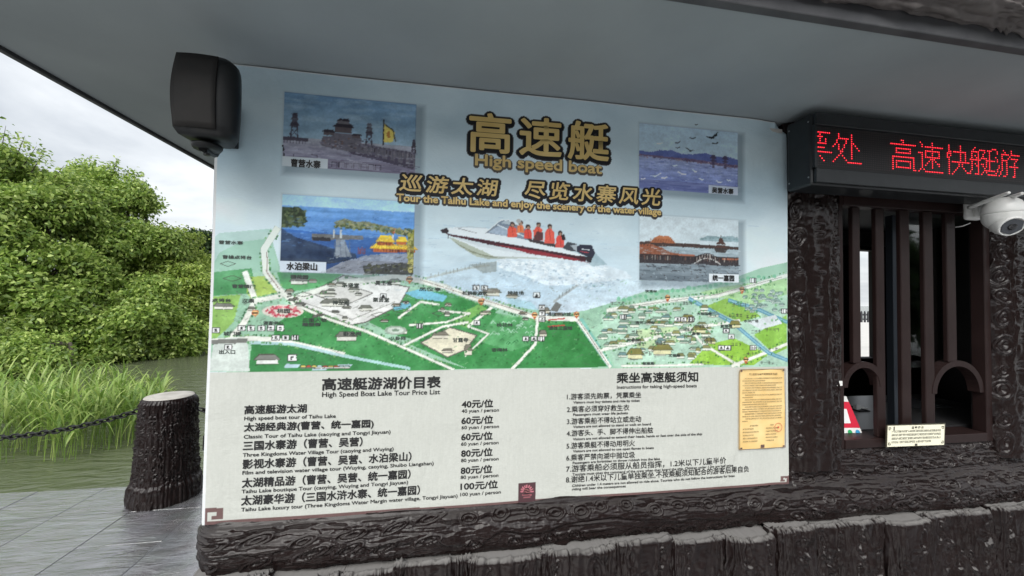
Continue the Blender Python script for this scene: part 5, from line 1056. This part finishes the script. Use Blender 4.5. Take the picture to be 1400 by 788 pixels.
def chain(label, x0, x1, sag, y=2.0, z0=CZ0+.004):
    c = thing('chain', label, 'chain', (x0, y, z0), 'chains slung between bollards'); n = 400
    xs = np.linspace(x0, x1, n); zs = z0-sag*(1-((xs-(x0+x1)/2)/((x1-x0)/2))**2); s = np.concatenate([[0], np.cumsum(np.hypot(np.diff(xs), np.diff(zs)))]); step = .0425; k = 0; first = None
    while (k+.5)*step < s[-1]:
        q = (k+.5)*step; x = np.interp(q, s, xs); z = np.interp(q, s, zs); x2 = np.interp(q+.01, s, xs); z2 = np.interp(q+.01, s, zs); d = Vector((x2-x, 0, z2-z)).normalized()
        if first is None: first = obj('link', link_bm(), DARKMETAL, None, True); o = first; o.parent = c
        else: o = first.copy(); COL.objects.link(o); o.parent = c
        o.matrix_parent_inverse = Matrix.Identity(4)
        o.rotation_mode = 'QUATERNION'; o.rotation_quaternion = d.to_track_quat('X', 'Z') @ Matrix.Rotation(R_(35) if k % 2 else R_(-55), 3, 'X').to_quaternion(); o.location = Vector((x-x0, 0, z-z0)); k += 1
    return c
def dup(t, loc, label, group=None):
    r = t.copy(); COL.objects.link(r); r.location = loc; r['label'] = label
    for ch in list(t.children):
        c = ch.copy(); COL.objects.link(c); c.parent = r
        for g in list(ch.children): d = g.copy(); COL.objects.link(d); d.parent = c
    return r
chain('black iron chain sagging left from the stump bollard over the water', BC.x-.192, BC.x-2.20, .17)
chain('black iron chain from stump bollard running in behind the banner', BC.x+.192, BC.x+2.2, .15)

# ------------------------------------------------------------------ picket fence far off, seen through the back window
fx = Y(1183, 430, 9.0)
fen = thing('picket_fence', 'dark picket fence across the bright plaza seen through the ticket window', 'fence', (fx.x, 9.0, 0)); FM = mat('fence_dark', (.03, .03, .035), .5)
zt = Y(1183, 425.5, 9).z; zb_ = Y(1183, 441, 9).z
for k in range(-9, 16):
    x = fx.x+k*.125; bm = bmesh.new(); prism(bm, [(x-.026, 9, max(zb_, .02)), (x+.026, 9, max(zb_, .02)), (x+.026, 9, zt-.06), (x, 9, zt), (x-.026, 9, zt-.06)], (0, 1, 0), .03); obj('picket', bm, FM, fen)
for z in (zb_+.10, zt-.12): boxo('rail', (fx.x-1.2, fx.x+1.95, 9.031, 9.06, z-.02, z+.02), FM, fen)
for x in (fx.x-1.1, fx.x+1.85): boxo('post', (x-.04, x+.04, 9.061, 9.13, -.002, zt), FM, fen)

# ------------------------------------------------------------------ trees and shrubs
def leaf_mat(name, c1, c2, c3):
    m = bpy.data.materials.new(name); m.use_nodes = True; t = m.node_tree; b = t.nodes['Principled BSDF']; L = t.links.new
    g = t.nodes.new('ShaderNodeNewGeometry'); r = t.nodes.new('ShaderNodeValToRGB'); L(g.outputs['Random Per Island'], r.inputs[0]); r.color_ramp.elements[0].color = c1+(1,); r.color_ramp.elements[1].color = c3+(1,); e = r.color_ramp.elements.new(.55); e.color = c2+(1,)
    n = t.nodes.new('ShaderNodeTexNoise'); n.inputs['Scale'].default_value = .7; n.inputs['Detail'].default_value = 3; L(g.outputs['Position'], n.inputs['Vector'])
    h = t.nodes.new('ShaderNodeHueSaturation'); mr = t.nodes.new('ShaderNodeMapRange'); L(n.outputs['Fac'], mr.inputs[0]); mr.inputs[1].default_value = .3; mr.inputs[2].default_value = .7; mr.inputs[3].default_value = .75; mr.inputs[4].default_value = 1.3; L(mr.outputs[0], h.inputs['Value']); L(r.outputs[0], h.inputs['Color'])
    L(h.outputs[0], b.inputs['Base Color']); b.inputs['Roughness'].default_value = .45
    tr = t.nodes.new('ShaderNodeBsdfTranslucent'); L(h.outputs[0], tr.inputs['Color']); mx = t.nodes.new('ShaderNodeMixShader'); mx.inputs[0].default_value = .42; L(b.outputs[0], mx.inputs[1]); L(tr.outputs[0], mx.inputs[2]); L(mx.outputs[0], t.nodes['Material Output'].inputs[0]); return m
LEAF = leaf_mat('leaf_green', (.095, .168, .028), (.235, .345, .062), (.48, .58, .17)); LEAF2 = leaf_mat('leaf_yellow_green', (.11, .18, .028), (.27, .365, .062), (.50, .58, .17)); LEAF_D = leaf_mat('leaf_dark', (.02, .045, .014), (.035, .07, .02), (.06, .1, .03))
TRUNK = mat('tree_bark', (.05, .04, .03), .9, noise=(6, (.09, .075, .055), .3, .7))
def leaves(lumps, per_m2, leaf, seed, twig=9, spread=.24, sprigs=()):
    """twigs of leaves over the shells of lumps (centre, radii)"""
    r = np.random.default_rng(seed); C = []; N = []; sub = []
    for (c, rad, den) in lumps:                        # every limb carries smaller rounded sprays of leaves
        c = np.array(c); rad = np.array(rad); k = 13; d = r.normal(size=(k, 3)); d /= np.linalg.norm(d, axis=1, keepdims=True)
        d[:, 2] = np.abs(d[:, 2])*np.where(r.random(k) < .75, 1, -1); d[:, 1] = -np.abs(d[:, 1])*np.where(r.random(k) < .7, 1, -1)
        for q in d: sub.append((c+q*rad*.72, rad*r.uniform(.24, .5)*np.array((1.15, 1.1, .72)), den))
        sub.append((c, rad*.55, den*.45))
    lumps = sub
    for (c, rad, den) in lumps:
        c = np.array(c); rad = np.array(rad); area = 4*PI*((rad[0]*rad[1])**1.6/3+(rad[0]*rad[2])**1.6/3+(rad[1]*rad[2])**1.6/3)**(1/1.6); n = int(area*per_m2*den/twig)
        d = r.normal(size=(n, 3)); d /= np.linalg.norm(d, axis=1, keepdims=True); d[:, 2] = np.where(d[:, 2] < -.5, -d[:, 2], d[:, 2])
        bump_ = 1+.30*(fbm(d[:, 0]*2.6+c[0]*3+9, d[:, 2]*2.6+d[:, 1]*2.1+c[2], seed, 3)-.5)*2
        depth = 1-.34*r.random(n)**2.2
        p = c+d*rad*(bump_*depth)[:, None]; keep = fbm(p[:, 0]*1.6+40, p[:, 2]*1.8+p[:, 1]*.8+40, seed+4, 3) > .30
        C.append(p[keep]); N.append((d/rad)[keep])
    C = np.concatenate(C); N = np.concatenate(N); N /= np.linalg.norm(N, axis=1, keepdims=True); m = len(C)
    for (p0, p1) in sprigs:                             # thin shoots that stick out of the crown
        p0 = np.array(p0); p1 = np.array(p1); k = max(4, int(np.linalg.norm(p1-p0)/.11)); tt = np.linspace(.1, 1, k)[:, None]
        q = p0+(p1-p0)*tt+np.array((0, 0, -.12))*tt**2+r.normal(size=(k, 3))*.05; C = np.concatenate([C, q]); N = np.concatenate([N, np.tile((p1-p0)/np.linalg.norm(p1-p0), (k, 1))])
    m = len(C)
    ax = N+np.array((0, 0, -.35))+r.normal(size=(m, 3))*.5; ax /= np.linalg.norm(ax, axis=1, keepdims=True)
    k = np.repeat(np.arange(m), twig); t = np.tile(np.linspace(-.5, .8, twig), m); n = len(k)
    base = C[k]+ax[k]*(t*spread)[:, None]+r.normal(size=(n, 3))*spread*.28
    side = np.cross(ax[k], r.normal(size=(n, 3))); side /= np.linalg.norm(side, axis=1, keepdims=True)+1e-9
    dirv = ax[k]*.55+side*.9+np.array((0, 0, -.25)); dirv /= np.linalg.norm(dirv, axis=1, keepdims=True)
    nn = np.cross(dirv, r.normal(size=(n, 3))*.7+np.array((0, 0, .0))+N[k]); w = nn/(np.linalg.norm(nn, axis=1, keepdims=True)+1e-9)
    up = np.cross(w, dirv); L = leaf*r.uniform(.65, 1.3, n)[:, None]; Wd = L*.27
    a = base; b = base+dirv*L*.45+w*Wd+up*L*.05; c = base+dirv*L+np.array((0, 0, -.12))*L; d = base+dirv*L*.45-w*Wd+up*L*.05
    V = np.stack([a, b, c, d], 1).reshape(-1, 3); f = np.arange(len(V)).reshape(-1, 4); return V, f
def tree(name, label, cat, base, lumps, per, leaf, seed, m, group=None, trunk_r=.16, twig=9, spread=.26, sprigs=()):
    base = Vector(base); t = thing(name, label, cat, tuple(base), group)
    sprigs = [(tuple(Y(a[0], a[1], yy)), tuple(Y(b[0], b[1], yy))) for a, b, yy in sprigs]
    V, f = leaves(lumps, per, leaf, seed, twig, spread, sprigs); finish('crown', fast_mesh('crown', V, f, 4), m, t)
    bm = bmesh.new(); rr = random.Random(seed); big = sorted(lumps, key=lambda l: -l[1][0]*l[1][2])[:9]; zt = min(l[0][2] for l in big)
    fork = base+Vector((rr.uniform(-.3, .3), rr.uniform(-.2, .2), max(.5, (zt-base.z)*.45)))
    tube(bm, [base+Vector((0, 0, -.5)), base.lerp(fork, .5)+Vector((rr.uniform(-.1, .1), 0, 0)), fork], [trunk_r*1.3, trunk_r, trunk_r*.8], 10)
    for l in lumps[:14]:
        c = Vector(l[0]); mid_ = fork.lerp(c, .5)+Vector((rr.uniform(-.3, .3), rr.uniform(-.3, .3), .25)); tip = c+Vector((rr.uniform(-.4, .4)*l[1][0], 0, .7*l[1][2]))
        tube(bm, [fork+Vector((0, 0, -.05)), mid_, c, tip], [trunk_r*.55, trunk_r*.38, trunk_r*.2, .012], 7)
    for p0, p1 in sprigs: tube(bm, [p0, Vector(p0).lerp(Vector(p1), .5), p1], [.018, .012, .004], 5)
    obj('trunk', bm, TRUNK, t, True); return t
def lump(px, py, y, rpx, rzpx=None, dy=None, den=1.0):
    c = Y(px, py, y); s = (y-CY)/(ray(px, py).y/F)/F*1.0; dist = (c-CAM).dot(fw); k = dist/F
    return (tuple(c), (rpx*k, (dy if dy else rpx*k*.9), (rzpx if rzpx else rpx)*k), den)
# nearest big tree, left
T1 = [lump(82, 272, 13.5, 34, 32), lump(100, 300, 13.2, 34, 30), lump(-50, 255, 13.4, 66, 60), lump(8, 262, 13.2, 48, 50), lump(-8, 222, 13.4, 28, 22, den=.6), lump(60, 300, 12.6, 50, 46), lump(10, 330, 12.2, 62, 56), lump(75, 372, 12.0, 48, 42), lump(-30, 400, 11.6, 70, 60), lump(40, 425, 11.4, 52, 46), lump(100, 430, 11.9, 44, 38), lump(120, 385, 12.4, 30, 26), lump(80, 465, 11.6, 44, 30)]
tree('leafy_tree', 'tallest leafy green tree rising at the left edge of the photo over the water', 'tree', (-11.6, 13.2, -.3), T1, 310, .135, 21, LEAF, 'trees along the far bank', .2, sprigs=[((0, 215), (8, 172), 13.3), ((20, 220), (34, 186), 13.2), ((40, 240), (62, 206), 13), ((60, 262), (88, 226), 12.8), ((-20, 200), (-12, 165), 13.3), ((30, 230), (50, 200), 13.1), ((70, 268), (104, 248), 12.8)])
T2 = [lump(130, 285, 15.2, 44, 40), lump(175, 290, 15.0, 36, 38, den=.9), lump(150, 340, 14.2, 52, 46), lump(200, 335, 14.6, 36, 34), lump(120, 330, 14.6, 40, 40), lump(140, 250, 15.4, 26, 22, den=.45), lump(115, 238, 15.5, 16, 14, den=.4), lump(175, 262, 15.3, 22, 16, den=.4), lump(200, 288, 15.2, 16, 12, den=.45), lump(160, 400, 13.6, 46, 38), lump(150, 245, 15.4, 34, 12, den=.3)]
tree('airy_tree', 'green tree with thin airy top standing right of the tallest tree', 'tree', (-10.6, 15.0, -.2), T2, 290, .13, 22, LEAF, 'trees along the far bank', .18, sprigs=[((128, 262), (122, 214), 15.4), ((140, 262), (152, 222), 15.3), ((112, 255), (96, 228), 15.4), ((165, 275), (176, 232), 15.2), ((180, 280), (196, 250), 15.1), ((190, 292), (216, 276), 15), ((150, 260), (160, 216), 15.3), ((120, 250), (110, 218), 15.4), ((195, 300), (206, 262), 15.1), ((100, 262), (84, 240), 15.3), ((172, 270), (188, 238), 15.2)])
T3 = [lump(225, 345, 15.6, 40, 32), lump(262, 368, 15.8, 30, 30), lump(240, 385, 15.0, 46, 36), lump(272, 410, 15.2, 26, 30), lump(205, 370, 15.0, 38, 32), lump(255, 430, 14.6, 34, 28), lump(280, 440, 15.5, 20, 26), lump(215, 415, 14.4, 36, 30)]
tree('rounded_tree', 'rounded yellow green tree whose crown slopes down toward the banner edge', 'tree', (-9.2, 15.6, -.2), T3, 320, .125, 23, LEAF2, 'trees along the far bank', .16)
T4 = [lump(205, 400, 12.9, 28, 24), lump(190, 445, 12.4, 46, 30), lump(225, 455, 12.6, 36, 24), lump(150, 455, 12.2, 44, 32), lump(255, 462, 13.0, 26, 18), lump(170, 482, 12.0, 34, 16), lump(235, 478, 12.7, 26, 11), lump(195, 425, 12.6, 36, 28), lump(262, 476, 13.2, 22, 9), lump(110, 470, 11.6, 34, 26), lump(130, 492, 11.3, 26, 14)]
tree('overhanging_tree', 'low spreading tree hanging its branches over the water below the rounded tree', 'tree', (-8.9, 13.6, -.3), T4, 330, .125, 24, LEAF, 'trees along the far bank', .13)
T5 = [lump(25, 490, 9.6, 44, 26), lump(-25, 480, 9.8, 40, 34), lump(60, 500, 9.5, 24, 16), lump(0, 505, 9.4, 34, 18)]
tree('waterside_shrub', 'low green shrub at the waterline behind the reeds at the far left', 'shrub', (-8.7, 10.2, -.3), T5, 420, .095, 25, LEAF_D if False else LEAF, None, .05)
T6 = [lump(258, 335, 42, 18, 14), lump(275, 345, 40, 18, 18), lump(285, 336, 41, 14, 14), lump(300, 340, 41, 20, 20), lump(268, 326, 42, 10, 8, den=.8), lump(288, 370, 40, 16, 26)]
tree('distant_tree', 'small dark distant tree peeping over the rounded tree beside the banner', 'tree', (-23.5, 42, -.3), T6, 90, .32, 26, LEAF_D, None, .3, 9, .6)

belt = []  # unseen trees added behind the camera so glossy bark and glass reflect dark
for k in range(26):
    x = -22+k*1.75; belt.append(((x, -15+random.uniform(-1.5, 1.5), random.uniform(2.2, 4.6)), (2.3, 1.8, random.uniform(1.8, 2.8)), 1)); belt.append(((x+.8, -14+random.uniform(-1, 1), random.uniform(.8, 2)), (2.0, 1.5, 1.5), 1))
V, f = leaves(belt, 26, .42, 71, 8, .7); o = finish('added_tree_belt', fast_mesh('added_tree_belt', V, f, 4), LEAF_D); tag(o, 'unseen belt of dark trees added behind the viewer to darken reflections', 'trees', None, 'stuff')
# ------------------------------------------------------------------ reeds
def reeds():
    r = np.random.default_rng(5); V = []; Fq = []
    def strip(pts, w0, wm, nrm):
        k = len(V); n = len(pts)
        for i, p in enumerate(pts):
            t = i/(n-1); w = (w0+(wm-w0)*min(1, t*3.5))*(1-max(0, (t-.35)/.65)**1.6)+.0006; V.append(p-nrm*w); V.append(p+nrm*w)
        for i in range(n-1): Fq.extend((k+2*i, k+2*i+1, k+2*i+3, k+2*i+2))
    pts = [(-160, 640, 585), (-60, 640, 570), (20, 632, 560), (95, 632, 556), (130, 618, 552), (180, 612, 552), (200, 598, 556), (225, 575, 560)]
    for i in range(440):
        px = r.uniform(-120, 222); lo = np.interp(px, [p[0] for p in pts], [p[1] for p in pts]); hi = np.interp(px, [p[0] for p in pts], [p[2] for p in pts]); py = lo-(lo-hi)*r.random()**1.1
        if px < 45 and r.random() < .35: continue
        b = np.array(Z(px, py, -.5)); h = r.uniform(.48, .78)*(1 if px < 150 else .72+.0*px)*(1.0+.10*math.sin(px*.05))
        if r.random() < .05: h *= 1.22
        lean = np.array((r.normal(.04, .10), r.normal(0, .08), 0)); a0 = r.uniform(0, 2*PI)
        side = np.array((math.cos(a0), math.sin(a0), 0)); tops = b+lean*h+np.array((0, 0, h*.8))
        strip([b+np.array((0, 0, -.1)), b+lean*h*.4+np.array((0, 0, h*.4)), tops], .0038, .0038, np.array((1., .0, 0))*1.)
        for j in range(r.integers(4, 8)):
            t = 1-.62*r.random()**1.5; p0 = b+lean*h*t+np.array((0, 0, h*.8*t)); az = r.uniform(0, 2*PI); L = r.uniform(.26, .52)*(.7+.5*t); d = np.array((math.cos(az), math.sin(az), 0)); droop = r.uniform(.25, 1.3); up = r.uniform(.7, 1.25)
            pl_ = []
            for q in range(6): s = q/5; pl_.append(p0+d*L*(.30*s+.45*s*s*min(1, droop))+np.array((0, 0, L*(up*s-droop*.75*s*s*s))))
            strip(pl_, .003, r.uniform(.007, .0145), np.cross(d, (0, 0, 1)))
    me = fast_mesh('reeds', np.array(V), np.array(Fq), 4)
    m = leaf_mat('reed_green', (.13, .23, .04), (.24, .36, .07), (.42, .51, .16)); t = m.node_tree
    o = finish('reeds', me, m); tag(o, 'bed of bright green reeds standing in the water behind the chain', 'reeds', None, 'stuff')
reeds()
